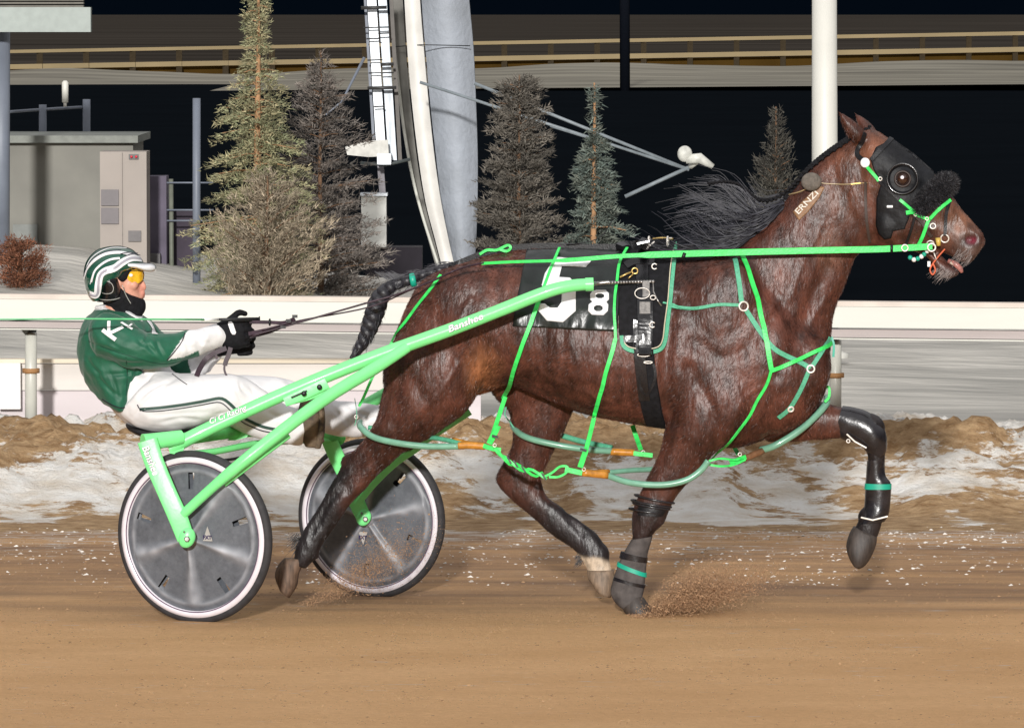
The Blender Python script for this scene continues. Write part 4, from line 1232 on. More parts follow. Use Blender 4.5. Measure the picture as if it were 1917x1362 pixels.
strands(ft, .003, 'fetlock_hair', M['mane'], horse, (.02, .016, .015), 3)
strands(wp, .0022, 'whiskers', M['mane'], horse, (.16, .13, .12), 2)

# tail: dock then a thick tight braid hanging behind
M['tail'] = tintmat('tail hair', .4, .45, var=.5, scale=60, stretch=(1, 1, 1), bump=.002, bscale=120)
tp = cr([(842, 500, .02, 15), (800, 512, .02, 17), (762, 526, .02, 18), (732, 536, .03, 20), (712, 556, .04, 22), (700, 590, .05, 22), (690, 620, .05, 19), (677, 646, .05, 15), (660, 670, .05, 7)], 10)
mb = MB(); acc = 0; last = None
pts = []
for p in tp:
    q = HP(p[0], p[1], p[2]); 
    if last is not None: acc += (q - last).length
    last = q; pts.append((q, acc, p[3]))
m_ = 26.3 / F
for s_ in range(3):
    line = []; rad = []
    for q, a, r in pts:
        ph = a / .055 * 2 * math.pi * .5 + s_ * 2 * math.pi / 3
        line.append(q + Vector((math.cos(ph) * r * m_ * .38, math.sin(ph) * r * m_ * .38, 0.30 * math.cos(ph) * r * m_ * .5))); rad.append(r * m_ * .56)
    mb.tube(line, rad, n=10)
tail = obj('tail', mb.V, mb.F, M['tail'], horse, col=np.tile((.022, .021, .026), (len(mb.V), 1)))
tw = []
for i in range(260):
    k = rr.randrange(len(pts) - 8); q, a, r = pts[k]
    o_ = Vector((rr.gauss(0, 1), rr.gauss(0, 1), rr.gauss(0, 1))).normalized() * r * m_ * .9
    e = pts[k + rr.randrange(3, 8)][0]
    tw.append([q + o_ * .8, q.lerp(e, .5) + o_ * rr.uniform(.9, 1.2), e + o_ * rr.uniform(.8, 1.3)])
for i in range(60):
    x = rr.uniform(725, 765); tw.append([HP(x, 524, .02), HP(x - 10, 516 + rr.gauss(0, 2), .02), HP(x - 24, 511 + rr.gauss(0, 3), .02)])
strands(tw, .003, 'tail_wisps', M['mane'], tail, (.035, .034, .04), 4)
mb = MB(); q = HP(773, 524, .03); mb.torus(q, Vector((1, 0, .2)), .024, .006, 20, 8, squash=2.2); mb.build('tail_tie', M['teal'], tail)
# ------------------------------------------------------------------ leg boots and wraps
def legshell(name, st, m, label, cat, thick=True, extra=None, k=4, q=.9):
    mb = MB(); lofts(mb, st, HP, HL, 22, k, q)
    t = empty(name, P(0, 0, 20)) if False else None
    return mb
def wrapthing(name, label, cat, group, parts):
    """parts: list of (part name, stations, material)"""
    c = next(q[1] for q in parts if not callable(q[1])); c = c[len(c) // 2]
    t = empty(name, HP((c[0] + c[2]) / 2, (c[1] + c[3]) / 2, c[4])); tag(t, label, cat, group)
    for pn, st, m in parts:
        mb = MB()
        if callable(st): st(mb)
        else: lofts(mb, st, HP, HL, 22, 3, .92)
        autosmooth(mb.build(pn, m, t), 50)
    return t
M['wrapgrey'] = mat('dusty grey wrap', (.085, .075, .072), .8, spec=.2, var=.35, scale=25, bump=.002, bscale=50)
M['bootblack'] = mat('shiny black boot', (.014, .013, .016), .25, var=.5, scale=18, bump=.002, bscale=30, coat=.3)
wrapthing('leg_wrap', 'grey bandage with teal band on the front leg that touches the ground', 'leg wrap', None, [
    ('bandage', [(1222, 1003, 1182, 1009, .15, .039), (1216, 1024, 1172, 1026, .15, .038), (1212, 1040, 1164, 1040, .15, .038), (1210, 1062, 1155, 1062, .15, .039), (1208, 1082, 1146, 1090, .15, .042), (1206, 1102, 1143, 1110, .15, .043), (1203, 1116, 1152, 1128, .15, .042), (1206, 1124, 1166, 1140, .15, .043)], M['wrapgrey']),
    ('black_tape', [(1213, 1043, 1162, 1031, .15, .0405), (1212, 1053, 1159, 1043, .15, .0405)], M['bootblack']),
    ('teal_band', [(1211, 1072, 1156, 1050, .15, .042), (1211, 1080, 1154, 1058, .15, .042)], M['teal']),
    ('black_tape', [(1209, 1094, 1149, 1078, .15, .0435), (1208, 1100, 1147, 1084, .15, .0435)], M['bootblack'])])
mbb = MB()
def wrinkly(mb):
    for i in (0, 1.4, 2.1, 3.6):
        y = 934 + i * 5.5
        a = HP(1260 - i * 4, y + 7, .15); b = HP(1190 - i * 1.6 - (i % 2) * 3, y - 8 + (i * 1.5), .15)
        c = (a + b) / 2; r = (a - b).length / 2 + .004
        R_ = []
        for j in range(17):
            th = 2 * math.pi * j / 16
            R_.append(c + (a - b).normalized() * r * math.cos(th) + HL * .052 * math.sin(th))
        mb.tube(R_, .0048, n=8)
t_ = wrapthing('knee_boot', 'wrinkled black knee boot strap on the front leg that touches the ground', 'knee boot', None, [
    ('strap', wrinkly, M['bootblack']), 
    ('cuff', [(1256, 946, 1192, 938, .15, .050), (1250, 958, 1188, 952, .15, .051), (1246, 966, 1187, 962, .15, .051)], M['black'])])
wrapthing('knee_boot', 'shiny black padded boot over the raised front knee', 'knee boot', None, [
    ('shell', [(1578, 759, 1566, 806, ff_, .052), (1598, 762, 1576, 822, ff_, .055), (1624, 770, 1598, 828, ff_, .056), (1645, 786, 1614, 836, ff_, .056), (1658, 808, 1622, 846, ff_, .052), (1661, 832, 1636, 856, ff_, .040), (1658, 848, 1642, 862, ff_, .028)], M['bootblack']),
    ('strap', lambda mb: (mb.tube([HP(1585, 812, -.09), HP(1600, 826, -.095), HP(1622, 838, -.10)], .004), mb.torus(HP(1588, 825, -.088), (0, -1, 0), .007, .002, 16, 6)), M['chrome'])])
wrapthing('shin_boot', 'shiny black shin boot with a teal band on the raised front leg', 'shin boot', None, [
    ('shell', [(1655, 858, 1623, 862, ff_, .036), (1658, 890, 1621, 892, ff_, .036), (1668, 905, 1620, 905, ff_, .037), (1667, 940, 1618, 945, ff_, .038), (1664, 962, 1614, 966, ff_, .042), (1656, 976, 1606, 980, ff_, .040)], M['bootblack']),
    ('teal_band', [(1669, 905, 1619, 904, ff_, .0385), (1669, 915, 1618, 915, ff_, .0385)], M['teal']),
    ('rim', lambda mb: mb.torus(HP(1633, 968, ff_), (0, 0, 1), .062, .004, 30, 6) if False else mb.tube([HP(1612, 968, -.105), HP(1634, 973, -.10), HP(1662, 966, -.105)], .004), M['chrome'])])

# ------------------------------------------------------------------ saddle cloth with numbers
cloth = empty('number_cloth', HP(1070, 618, .3))
tag(cloth, 'black number cloth with white numbers 5 and 8 on the horse flank', 'number cloth')
M['vinyl'] = mat('black vinyl', (.010, .014, .013), .30, var=.5, scale=12, bump=.006, bscale=16, stretch=(1, 1, .4))
V2, F2 = poly2d([[(986, 470), (1168, 462), (1160, 560), (1155, 620), (1095, 618), (1020, 613), (960, 611), (968, 560), (980, 500)]], 6)
drape_mesh(BODY, V2, F2, 'cloth', M['vinyl'], cloth, off=.007, thick=.003, wrink=.006)
BC = BVHTree.FromPolygons([tuple(v.co + Vector(ORG['cloth'])) for v in bpy.data.objects['cloth'].data.vertices], [tuple(p.vertices) for p in bpy.data.objects['cloth'].data.polygons])
M['numwhite'] = mat('number white', (.80, .80, .82), .45, var=.03)
V2, F2 = poly2d([[(1040, 481), (1107, 489), (1097, 500), (1052, 499), (1047, 519), (1067, 520), (1078, 532), (1078, 582), (1054, 603), (1024, 600), (1003, 576), (1008, 568), (1020, 568), (1030, 576), (1044, 576), (1051, 566), (1052, 548), (1044, 541), (1020, 542), (1014, 534), (1020, 512)]], 6)
drape_mesh(BC, V2, F2, 'number_five', M['numwhite'], cloth, off=.003, thick=.001)
def octa(cx_, cy_, rx, ry_, c=.42):
    return [(cx_ - rx, cy_ - ry_ * c), (cx_ - rx * c, cy_ - ry_), (cx_ + rx * c, cy_ - ry_), (cx_ + rx, cy_ - ry_ * c), (cx_ + rx, cy_ + ry_ * c), (cx_ + rx * c, cy_ + ry_), (cx_ - rx * c, cy_ + ry_), (cx_ - rx, cy_ + ry_ * c)]
e8 = [(1109, 545), (1116, 543), (1134, 543), (1140, 549), (1140, 561), (1135, 565), (1139, 570), (1138, 582), (1130, 590), (1108, 589), (1101, 582), (1102, 570), (1109, 565), (1105, 561), (1105, 551)]
V2, F2 = poly2d([e8, octa(1123, 554, 8, 4.5), octa(1120, 577, 8, 5.5)], 5)
drape_mesh(BC, V2, F2, 'number_eight', M['numwhite'], cloth, off=.003, thick=.001)

# ------------------------------------------------------------------ harness saddle, pad, girth
sad = empty('harness_saddle', HP(1210, 660, .32))
tag(sad, 'black harness pad edged in green with girth, buckles and shaft coupling behind the horse shoulder', 'harness')
pad_poly = [(1160, 458), (1268, 454), (1262, 500), (1256, 560), (1249, 620), (1243, 645), (1230, 658), (1205, 661), (1178, 657), (1164, 645), (1158, 620), (1158, 540)]
V2, F2 = poly2d([pad_poly], 6)
drape_mesh(BODY, V2, F2, 'pad', M['blackcloth'], sad, off=.013, thick=.008, wrink=.004)
pad_ = bpy.data.objects['pad']
BP = BVHTree.FromPolygons([tuple(v.co + Vector(ORG['pad'])) for v in pad_.data.vertices], [tuple(p.vertices) for p in pad_.data.polygons])
drape_strap(BP, [(1266, 456), (1261, 500), (1255, 555), (1249, 605), (1244, 640), (1232, 656), (1205, 659), (1178, 655), (1166, 645), (1164, 628)], .017, 'green_binding', M['webgreen'], sad, off=.002)
drape_strap(BP, [(1261, 470), (1255, 505), (1250, 555), (1243, 605), (1239, 636), (1229, 650), (1205, 653), (1180, 650), (1170, 642), (1168, 630)], .004, 'cream_piping', mat('cream piping', (.6, .55, .4), .5), sad, off=.005)
for path, w, n in (([(1204, 452), (1202, 500), (1204, 560), (1206, 620), (1208, 665)], .055, 'saddle_tree'), ([(1196, 600), (1200, 680), (1208, 745)], .05, 'girth_billet'), ([(1168, 634), (1190, 634), (1206, 632)], .03, 'girth_keeper'), ([(1172, 500), (1190, 492), (1225, 494)], .04, 'lug_strap'), ([(1218, 540), (1216, 600), (1214, 650)], .028, 'side_strap')):
    drape_strap(BP if n != 'girth_billet' else BODY, path, w, n, M['shinyblack'], sad, off=.006 if n != 'girth_billet' else .016, thick=.008, default=lambda x, y: HP(x, y, .33))
drape_strap(BODY, [(1204, 640), (1208, 690), (1216, 740), (1222, 770), (1230, 792)], .085, 'girth', M['blackcloth'], sad, off=.008, thick=.012)
drape_strap(BODY, [(1196, 700), (1200, 722), (1210, 735), (1220, 722), (1226, 700), (1222, 680)], .012, 'girth_buckle_strap', M['black'], sad, off=.02)
def onpad(px, py, off=.03):
    h_ = hit(BODY, px, py)
    return (h_[0] if h_ else HP(px, py, .28)) + Vector((0, -1, 0)) * off
mb = MB()
for (x, y, w, h_) in ((1209, 542, 13, 34), (1207, 575, 20, 22)):
    a = onpad(x, y, .035); m_ = 26.2 / F
    mb.box(a, w * m_, .012, h_ * m_)
mb.build('coupler_plate', mat('dull steel', (.16, .155, .15), .45, var=.5, scale=90), sad, smooth=False)
for (x, y) in ((1225, 498), (1221, 607)):
    mb = MB(); a = onpad(x, y, .03)
    mb.tube([a + Vector((math.cos(t), 0, math.sin(t))) * .011 for t in lin(.6, 5.6, 14)], .0028, n=8); mb.build('hook_ring', M['chrome'], sad)
for (x, y, rx, ry_) in ((1202, 548, 14, 10), (1205, 663, 12, 3), (1213, 677, 8, 2), (1222, 556, 5, 4)):
    mb = MB(); a = onpad(x, y, .04); mb.tube([a + Vector((math.cos(t) * rx, 0, math.sin(t) * ry_)) * (26.2 / F) for t in lin(0, 6.283, 20)], .002, n=6); mb.build('buckle', M['chrome'], sad)
mb = MB()
a, b = onpad(1108, 528, .09), onpad(1222, 526, .045)
for i in range(22):
    t = i / 21; c = a.lerp(b, t)
    mb.ball(c, .0072, (1.2, 1, 1), n=6)
mb.tube([a, b], .004)
mb.tube([b, onpad(1223, 545, .04), onpad(1230, 560, .035), onpad(1238, 572, .03)], .0035)
mb.build('coupling_chain', M['steel'], sad)
mb = MB()
mb.tube([onpad(1160, 518, .05), onpad(1172, 512, .05), onpad(1182, 508, .05)], .004); mb.torus(onpad(1188, 506, .05), (0, -1, 0), .012, .003, 20, 8); mb.tube([onpad(1176, 520, .05), onpad(1186, 511, .05)], .003)
mb.build('brass_snap', M['brass'], sad)
mb = MB()
for x, y in ((1200, 458), (1215, 452), (1250, 452)):
    mb.torus(HP(x, y, .05), HF, .020, .004, 18, 8)
mb.tube([HP(1205, 470, .05), HP(1232, 446, .03), HP(1258, 446, .03)], .004); mb.build('terret', M['chrome'], sad)
mb = MB(); mb.tube([HP(1222, 447, .03), HP(1240, 446, .03), HP(1260, 447, .03)], [.004, .006, .004], n=8); mb.build('brass_hook', M['brass'], sad)
drape_strap(BP, [(1160, 470), (1185, 462), (1215, 458), (1250, 456)], .05, 'saddle_top', M['shinyblack'], sad, off=.008, thick=.02, default=lambda x, y: HP(x, y, .12))
# breast collar webbing
M_d = lambda x, y: HP(x, y, .28)
bcx = empty('breast_collar', HP(1400, 760, .28))
tag(bcx, 'sea green webbing breast collar with steel rings across the horse shoulder and chest', 'breast collar')
drape_strap(BODY, [(1376, 486), (1382, 520), (1388, 566)], .021, 'neck_strap', M['webgreen'], bcx, off=.006)
drape_strap(BODY, [(1396, 580), (1420, 616), (1446, 650), (1475, 668), (1508, 684), (1516, 690)], .021, 'chest_strap', M['webgreen'], bcx, off=.006)
drape_strap(BODY, [(1240, 571), (1275, 577), (1305, 577), (1345, 570), (1384, 571)], .014, 'tie_strap', M['webgreen'], bcx, off=.008)
drape_strap(BODY, [(1240, 568), (1262, 572), (1280, 578), (1310, 575)], .007, 'tie_strap', M['webgreen'], bcx, off=.014)
drape_strap(BODY, [(1520, 686), (1535, 662), (1552, 632)], .019, 'chest_strap', M['webgreen'], bcx, off=.006)
drape_strap(BODY, [(1514, 694), (1498, 728), (1478, 762), (1458, 780)], .019, 'breast_fork', M['webgreen'], bcx, off=.006)
for x, y, r in ((1391, 573, .0185), (1518, 690, .015), (1479, 763, .011)):
    h_ = hit(BODY, x, y); mb = MB(); mb.torus(h_[0] + h_[1] * .012, h_[1], r, .004, 24, 8); mb.build('ring', M['chrome'], bcx)

# ------------------------------------------------------------------ hobbles and hangers
hob = empty('hobbles', HP(1150, 890, .2))
tag(hob, 'green plastic leg hobbles with hanger straps, tubes and taped ends under the horse', 'hobbles')
def hanger(path, w, name='hanger_strap', off=.008, default=None, m=None):
    return drape_strap(BODY, path, w, name, m or M['strapgreen'], hob, off=off, default=default, smooth_px=False)
# shoulder hanger, its branch to the chest and down to the front tube
hanger([(1388, 478), (1416, 560), (1436, 640), (1443, 690)], .021, off=.012)
hanger([(1443, 692), (1470, 684), (1510, 668), (1545, 650), (1557, 642)], .017, off=.014)
hanger([(1443, 690), (1437, 712), (1412, 756), (1396, 782), (1358, 830), (1325, 866)], .013, off=.012)
fm = lambda l: (lambda x, y: HP(x, y, l))
hanger([(1048, 473), (1030, 512), (1018, 545)], .011, off=.022)
hanger([(1018, 545), (985, 630), (955, 715), (946, 742)], .018, off=.02, default=fm(.34))
mb = MB()
def fstrip(pts, lat, w, name, m=None, nrm=(0, -1, 0), sub=4):
    q = cr(pts, sub) if len(pts) > 2 else pts
    mb = MB(); Ps = [HP(p[0], p[1], (p[2] if len(p) > 2 else lat)) for p in q]
    strip(mb, Ps, [Vector(nrm)] * len(Ps), w, .004)
    return mb.build(name, m or M['strapgreen'], hob, smooth=False)
fstrip([(946, 742, .33), (930, 790, .31), (918, 826, .29)], .3, .019, 'hanger_strap')
fstrip([(933, 796, .325), (916, 830, .31)], .3, .026, 'hanger_end')
hanger([(1175, 476), (1160, 500), (1152, 560), (1150, 600), (1152, 640)], .012, off=.03)
hanger([(1152, 634), (1140, 680), (1122, 745), (1112, 782)], .018, off=.02, default=fm(.32))
fstrip([(1112, 782, .33), (1098, 838, .31), (1088, 868, .30)], .3, .019, 'hanger_strap')
fstrip([(1097, 842, .33), (1086, 874, .32)], .3, .024, 'hanger_end')
for x, y in ((927, 817), (1092, 842)):
    fstrip([(x - 6, y - 2, .345), (x + 6, y + 1, .345)], .3, .010, 'keeper', M['black'])
# croup hangers
hanger([(828, 518), (802, 552), (762, 605), (734, 640)], .014, off=.012)
fstrip([(734, 640, .27), (702, 696, .27), (680, 745, .27), (672, 760, .27)], .27, .012, 'hanger_strap')
drape_strap(BODY, [(1182, 462), (1100, 462), (1020, 460), (957, 464), (905, 474), (842, 500)], .025, 'back_strap', M['black'], hob, off=.006, default=fm(.03))
fstrip([(898, 476, .05), (912, 468, .05), (930, 468, .05), (950, 459, .05), (956, 464, .05), (948, 470, .05), (934, 466, .05)], .05, .012, 'back_loop')
# tubes: half rings round each leg
def tube_(pts, r=.0135, name='hobble_tube', m=None):
    q = cr(pts, 6); mb = MB(); mb.tube([HP(*p[:3]) for p in q], r, n=12); return mb.build(name, m or M['tubegreen'], hob)
# near hind ring
tube_([(674, 790, .10), (676, 800, .19), (700, 818, .23), (745, 829, .25), (800, 835, .25), (858, 835, .25)])
tube_([(690, 800, .02), (740, 806, .04), (790, 816, .1), (830, 822, .18), (862, 830, .24)], m=M['webgreen'], r=.010)
tube_([(858, 834, .25), (880, 833, .25), (908, 835, .25)], .0155, 'taped_end', M['orange'])
tube_([(848, 822, .18), (880, 830, .24)], .009, 'taped_end', M['orange'])
# far hind ring
tube_([(960, 786, -.20), (962, 800, -.12), (985, 818, -.04), (1040, 832, -.03), (1100, 841, -.05), (1145, 844, -.08)])
tube_([(1052, 815, -.2), (1090, 826, -.18), (1145, 838, -.12)], m=M['webgreen'], r=.012)
tube_([(1143, 845, -.08), (1188, 847, -.1)], .0155, 'taped_end', M['orange'])
# near fore ring
tube_([(1136, 889, .24), (1180, 903, .27), (1240, 907, .27), (1285, 898, .26), (1312, 880, .25), (1326, 862, .25)])
tube_([(1138, 884, .2), (1180, 880, .12), (1220, 878, .05), (1262, 872, .02)], r=.011)
tube_([(1090, 884, .28), (1138, 889, .25)], .016, 'taped_end', M['orange'])
tube_([(1100, 884, .26), (1140, 882, .2)], .010, 'taped_end', M['orange'])
# far fore ring, in front of the chest
tube_([(1424, 842, -.02), (1450, 834, .0), (1490, 810, -.02), (1520, 785, -.05), (1545, 758, -.09), (1548, 744, -.14)], .015)
tube_([(1380, 864, .08), (1428, 843, -.01)], .014, 'taped_end', mat('dark tape', (.20, .10, .05), .35, var=.4, scale=40))
fstrip([(1538, 728, -.06), (1551, 724, -.06), (1552, 742, -.06), (1544, 752, -.06)], -.06, .012, 'tube_cap')
drape_strap(BODY, [(1556, 630), (1561, 645), (1560, 668)], .010, 'chest_loop', M['teal'], hob, off=.01, default=fm(-.02))
# braided plastic between hind and front rings
fstrip([(905, 834, .27), (925, 840, .28), (938, 842, .28)], .27, .020, 'end_tab')
def chainlinks(pts, name='link_strap'):
    q = cr(pts, 5)
    for s_ in (-1, 1):
        mb = MB(); Ps = []
        for i, p in enumerate(q):
            Ps.append(HP(p[0] + s_ * 3.4 * math.sin(i * .95), p[1] + s_ * 6.0 * math.sin(i * .95), p[2] + s_ * .008 * math.cos(i * .95)))
        strip(mb, Ps, [Vector((0, -1, .25 * s_))] * len(Ps), .012, .004)
        mb.build(name, M['strapgreen'], hob, smooth=False)
chainlinks([(925, 838, .28), (950, 862, .28), (985, 880, .28), (1020, 890, .28)])
fstrip([(1020, 891, .29), (1034, 884, .29), (1048, 873, .29), (1062, 873, .29), (1060, 884, .29), (1045, 892, .29), (1028, 892, .29)], .29, .010, 'link_loop')
for x, y in ((965, 868), (980, 878), (1018, 892), (953, 861)):
    fstrip([(x - 4, y - 7, .30), (x + 4, y + 6, .30)], .3, .007, 'keeper', M['black'])
fstrip([(1058, 878, .29), (1090, 885, .29)], .29, .022, 'end_tab')
fstrip([(1186, 848, -.08), (1222, 852, -.08)], -.08, .020, 'end_tab')
fstrip([(1184, 796, -.2), (1192, 820, -.18), (1200, 842, -.12)], -.2, .020, 'hanger_strap')
fstrip([(1372, 832, -.2), (1382, 850, -.15)], -.2, .018, 'hanger_strap')
fstrip([(1318, 866, .2), (1345, 858, .19), (1375, 860, .15), (1392, 856, .12)], .2, .009, 'link_loop')
fstrip([(1318, 867, .2), (1345, 872, .19), (1372, 870, .15), (1395, 860, .12)], .2, .009, 'link_loop')
fstrip([(1366, 866, .15), (1396, 855, .1)], .15, .020, 'end_tab')
mb = MB()
for x, y, l in ((926, 833, .29), (1093, 878, .30), (1385, 850, .1), (1204, 846, -.08), (667, 780, .27)):
    mb2 = MB(); mb2.torus(HP(x, y, l), (0, -1, 0), .007, .002, 16, 6); mb2.build('snap', M['chrome'], hob)
fstrip([(664, 745, .27), (668, 775, .27), (664, 796, .27)], .27, .003, 'loose_cord', M['webgreen'])
fstrip([(950, 755, -.1), (945, 775, -.1), (955, 790, -.1), (962, 800, -.1)], -.1, .006, 'loose_cord', M['webgreen'])

# ------------------------------------------------------------------ driving lines
lines_ = empty('driving_lines', HP(1000, 490, .3))
tag(lines_, 'long driving rein, bright green along the neck and dark behind, from bit to driver hands', 'reins')
pp = [(902, 493, .24), (960, 490, .27), (1060, 487, .30), (1150, 480, .30), (1215, 477, .29), (1390, 472, .22), (1560, 468, .17), (1655, 466, .14), (1745, 461, .10)]
q = [HP(*p) for p in cr(pp, 5)]
mb = MB(); strip(mb, q, [Vector((0, -1, 0))] * len(q), [.012] * 10 + [.018] * 10 + [.027] * (len(q) - 20), .005); mb.build('green_rein', M['strapgreen'], lines_, smooth=False)
mb = MB(); strip(mb, [HP(1277, 478, .275), HP(1283, 480, .275)], [Vector((0, -1, 0))] * 2, .028, .008); mb.build('keeper', M['black'], lines_)
mb = MB(); strip(mb, [HP(1667, 465, .145), HP(1672, 465, .145)], [Vector((0, -1, 0))] * 2, .032, .009); mb.build('keeper', M['black'], lines_)
mb = MB(); mb.torus(HP(1694, 464, .135), (0, -1, 0), .013, .003, 20, 8); mb.build('buckle', M['chrome'], lines_)
M['line'] = mat('dark purple line', (.030, .012, .022), .5, var=.4, scale=40)
def lpath(pts, w, name, m=None, par=None):
    q = []
    for p in cr(pts, 6): q.append(P(p[0], p[1], p[2]))
    mb = MB(); mb.tube(q, w, n=8); return mb.build(name, m or M['line'], par or lines_)
lpath([(905, 492, 26.15), (860, 503, 26.2), (800, 530, 26.25), (740, 552, 26.3), (690, 566, 26.3), (550, 606, 26.3), (470, 628, 26.3)], .0042, 'rear_line')
lpath([(850, 507, 26.2), (770, 542, 26.3), (690, 575, 26.35), (560, 600, 26.3), (490, 618, 26.3)], .0032, 'rear_line')

# ------------------------------------------------------------------ bridle and hood
br = empty('bridle', HP(1690, 470, .1))
tag(br, 'black hooded bridle with goggle cup, fluffy nose roll and green straps on the horse head', 'bridle')
V2, F2 = poly2d([[(1630, 298), (1640, 276), (1672, 260), (1712, 288), (1748, 320), (1750, 350), (1722, 384), (1704, 394), (1700, 412), (1694, 428), (1672, 432), (1668, 445), (1656, 447), (1646, 436), (1641, 420), (1642, 372), (1650, 345), (1636, 318)]], 5)
drape_mesh(BODY, V2, F2, 'hood', mat('black hood', (.0065, .007, .009), .55, spec=.3, var=.4, scale=25, bump=.003, bscale=40), br, off=.006, thick=.003)
h_ = hit(BODY, 1690, 335); gn = (h_[1] + Vector((.1, 0, 0))).normalized(); gc = h_[0] + gn * .004
mb = MB()
mb.lathe(gc, gn, [(.060, 0), (.064, .012), (.066, .020), (.062, .024), (.058, .018), (.052, .004)], 40)
mb.build('goggle_cup', mat('goggle cup', (.010, .010, .012), .18, coat=.6), br)
mb = MB(); mb.lathe(gc, gn, [(.034, -.01), (.036, .007), (.030, .009), (.026, .004)], 30); mb.build('eye_rim', mat('eye skin', (.022, .010, .007), .5, var=.3, scale=60), br)
# re-seat the eye so it shows inside the cup
off_ = (gc + gn * .001) - (ec + e_[1] * 0)
eye.location = eye.location + off_ * .9
# fluffy roll
mb = MB()
for i, p in enumerate(cr([(1776, 342, -.03, 16), (1768, 348, .03, 22), (1752, 360, .06, 21), (1738, 372, .076, 20), (1722, 388, .082, 16)], 4)):
    c = HP(p[0], p[1], p[2]); mb.ball(c, p[3] * 26 / F * .93, n=10)
Vr, Nr_, Fr = remesh(mb, .007, 4)
roll = obj('shadow_roll', Vr, Fr, M['blackcloth'], br)
ii = NR.integers(0, len(Vr), 9000); D_ = Nr_[ii] + NR.normal(size=(9000, 3)) * .5; D_ /= np.linalg.norm(D_, axis=1, keepdims=True)
Vb = blades(Vr[ii], D_, NR.uniform(.006, .026, 9000), .003)
obj('fleece', Vb, np.arange(len(Vb)).reshape(-1, 3), M['mane'], roll, smooth=False, col=np.repeat(np.array([[.028, .027, .03]]) * NR.uniform(.4, 2.0, (9000, 1)), 3, axis=0))
def bstrap(path, w, name, m, off=.009):
    return drape_strap(BODY, path, w, name, m, br, off=off, step=4)
bstrap([(1667, 262), (1650, 280), (1632, 300)], .020, 'brow_strap', M['black'])
bstrap([(1616, 250), (1610, 272), (1606, 290), (1622, 302)], .02, 'crown_strap', M['black'])
bstrap([(1626, 313), (1636, 326), (1645, 338)], .014, 'cheek_strap', M['strapgreen'], .012)
bstrap([(1685, 374), (1698, 386), (1710, 394)], .013, 'cheek_strap', M['strapgreen'], .012)
bstrap([(1646, 338), (1660, 352), (1684, 374)], .012, 'cheek_strap', M['black'], .010)
bstrap([(1706, 398), (1722, 404), (1738, 410)], .013, 'cheek_strap', M['strapgreen'], .014)
bstrap([(1697, 398), (1712, 394)], .018, 'keeper', M['strapgreen'], .016)
bstrap([(1740, 408), (1756, 392), (1776, 376)], .015, 'nose_strap', M['strapgreen'], .014)
bstrap([(1738, 410), (1728, 436), (1716, 462)], .015, 'chin_strap', M['strapgreen'], .012)
bstrap([(1712, 402), (1704, 430), (1696, 456)], .011, 'side_strap', M['black'], .010)
bstrap([(1712, 404), (1730, 424), (1744, 442)], .014, 'side_strap', mat('brown strap', (.04, .025, .02), .5), .009)
bstrap([(1776, 374), (1770, 400), (1769, 440)], .014, 'head_check', M['black'], .012)
bstrap([(1622, 340), (1621, 400), (1628, 452)], .012, 'throat_strap', mat('brown strap', (.04, .025, .02), .5), .007)
for x, y, r in ((1648, 334, .007), (1712, 401, .006), (1735, 408, .007)):
    mb = MB(); h_ = hit(BODY, x, y); mb.torus(h_[0] + h_[1] * .018, h_[1], r, .0022, 16, 6); mb.build('small_buckle', M['chrome'], br)
mb = MB()
for x, y, r in ((1769, 445, .0165), (1742, 453, .014), (1746, 424, .011)):
    h_ = hit(BODY, x, y) or (HP(x, y, .06), Vector((0, -1, 0))); mb.torus(h_[0] + h_[1] * .012, h_[1], r, .003, 22, 8)
mb.torus(HP(1744, 463, .11), (0, -1, 0), .016, .0035, 22, 8); mb.build('bit_ring', M['chrome'], br)
mb = MB(); mb.tube([HP(1756, 445, .09), HP(1757, 460, .09)], [.012, .009], n=10); mb.build('bit_guard', mat('amber', (.55, .38, .08), .3), br)
mb = MB(); h_ = hit(BODY, 1622, 305); mb.lathe(h_[0] + h_[1] * .01, h_[1], [(.0205, 0), (.0205, .006), (.016, .009), (.0001, .010)], 24); mb.build('rosette', mat('white rosette', (.9, .9, .92), .15), br)
mb = MB(); h_ = hit(BODY, 1667, 386); mb.box(h_[0] + h_[1] * .012, .024, .003, .009, rz=0); mb.build('hood_label', M['decal'], br, smooth=False)
mb = MB()
for i, (x, y) in enumerate([(1704, 482), (1711, 486), (1718, 484), (1725, 480), (1730, 476), (1736, 470)]):
    mb.ball(HP(x, y, .07), .010, n=8, m=i % 2)
mb.build('chin_beads', [M['teal'], M['decal']], br)
mb = MB(); mb.tube([HP(x, y, .06) for x, y in cr([(1769, 466), (1760, 476), (1752, 486), (1746, 494), (1741, 505), (1746, 514), (1751, 505), (1746, 492)], 5)], .0035, n=8); mb.build('tongue_tie', mat('orange string', (.60, .12, .05), .5), br)
mb = MB(); mb.tube([HP(1748, 472, .07), HP(1753, 486, .07)], .0025); mb.build('bit_shank', M['chrome'], br)
mb = MB(); mb.box(HP(1739, 494, .06), .012, .004, .022); mb.build('white_tab', M['decal'], br, smooth=False)
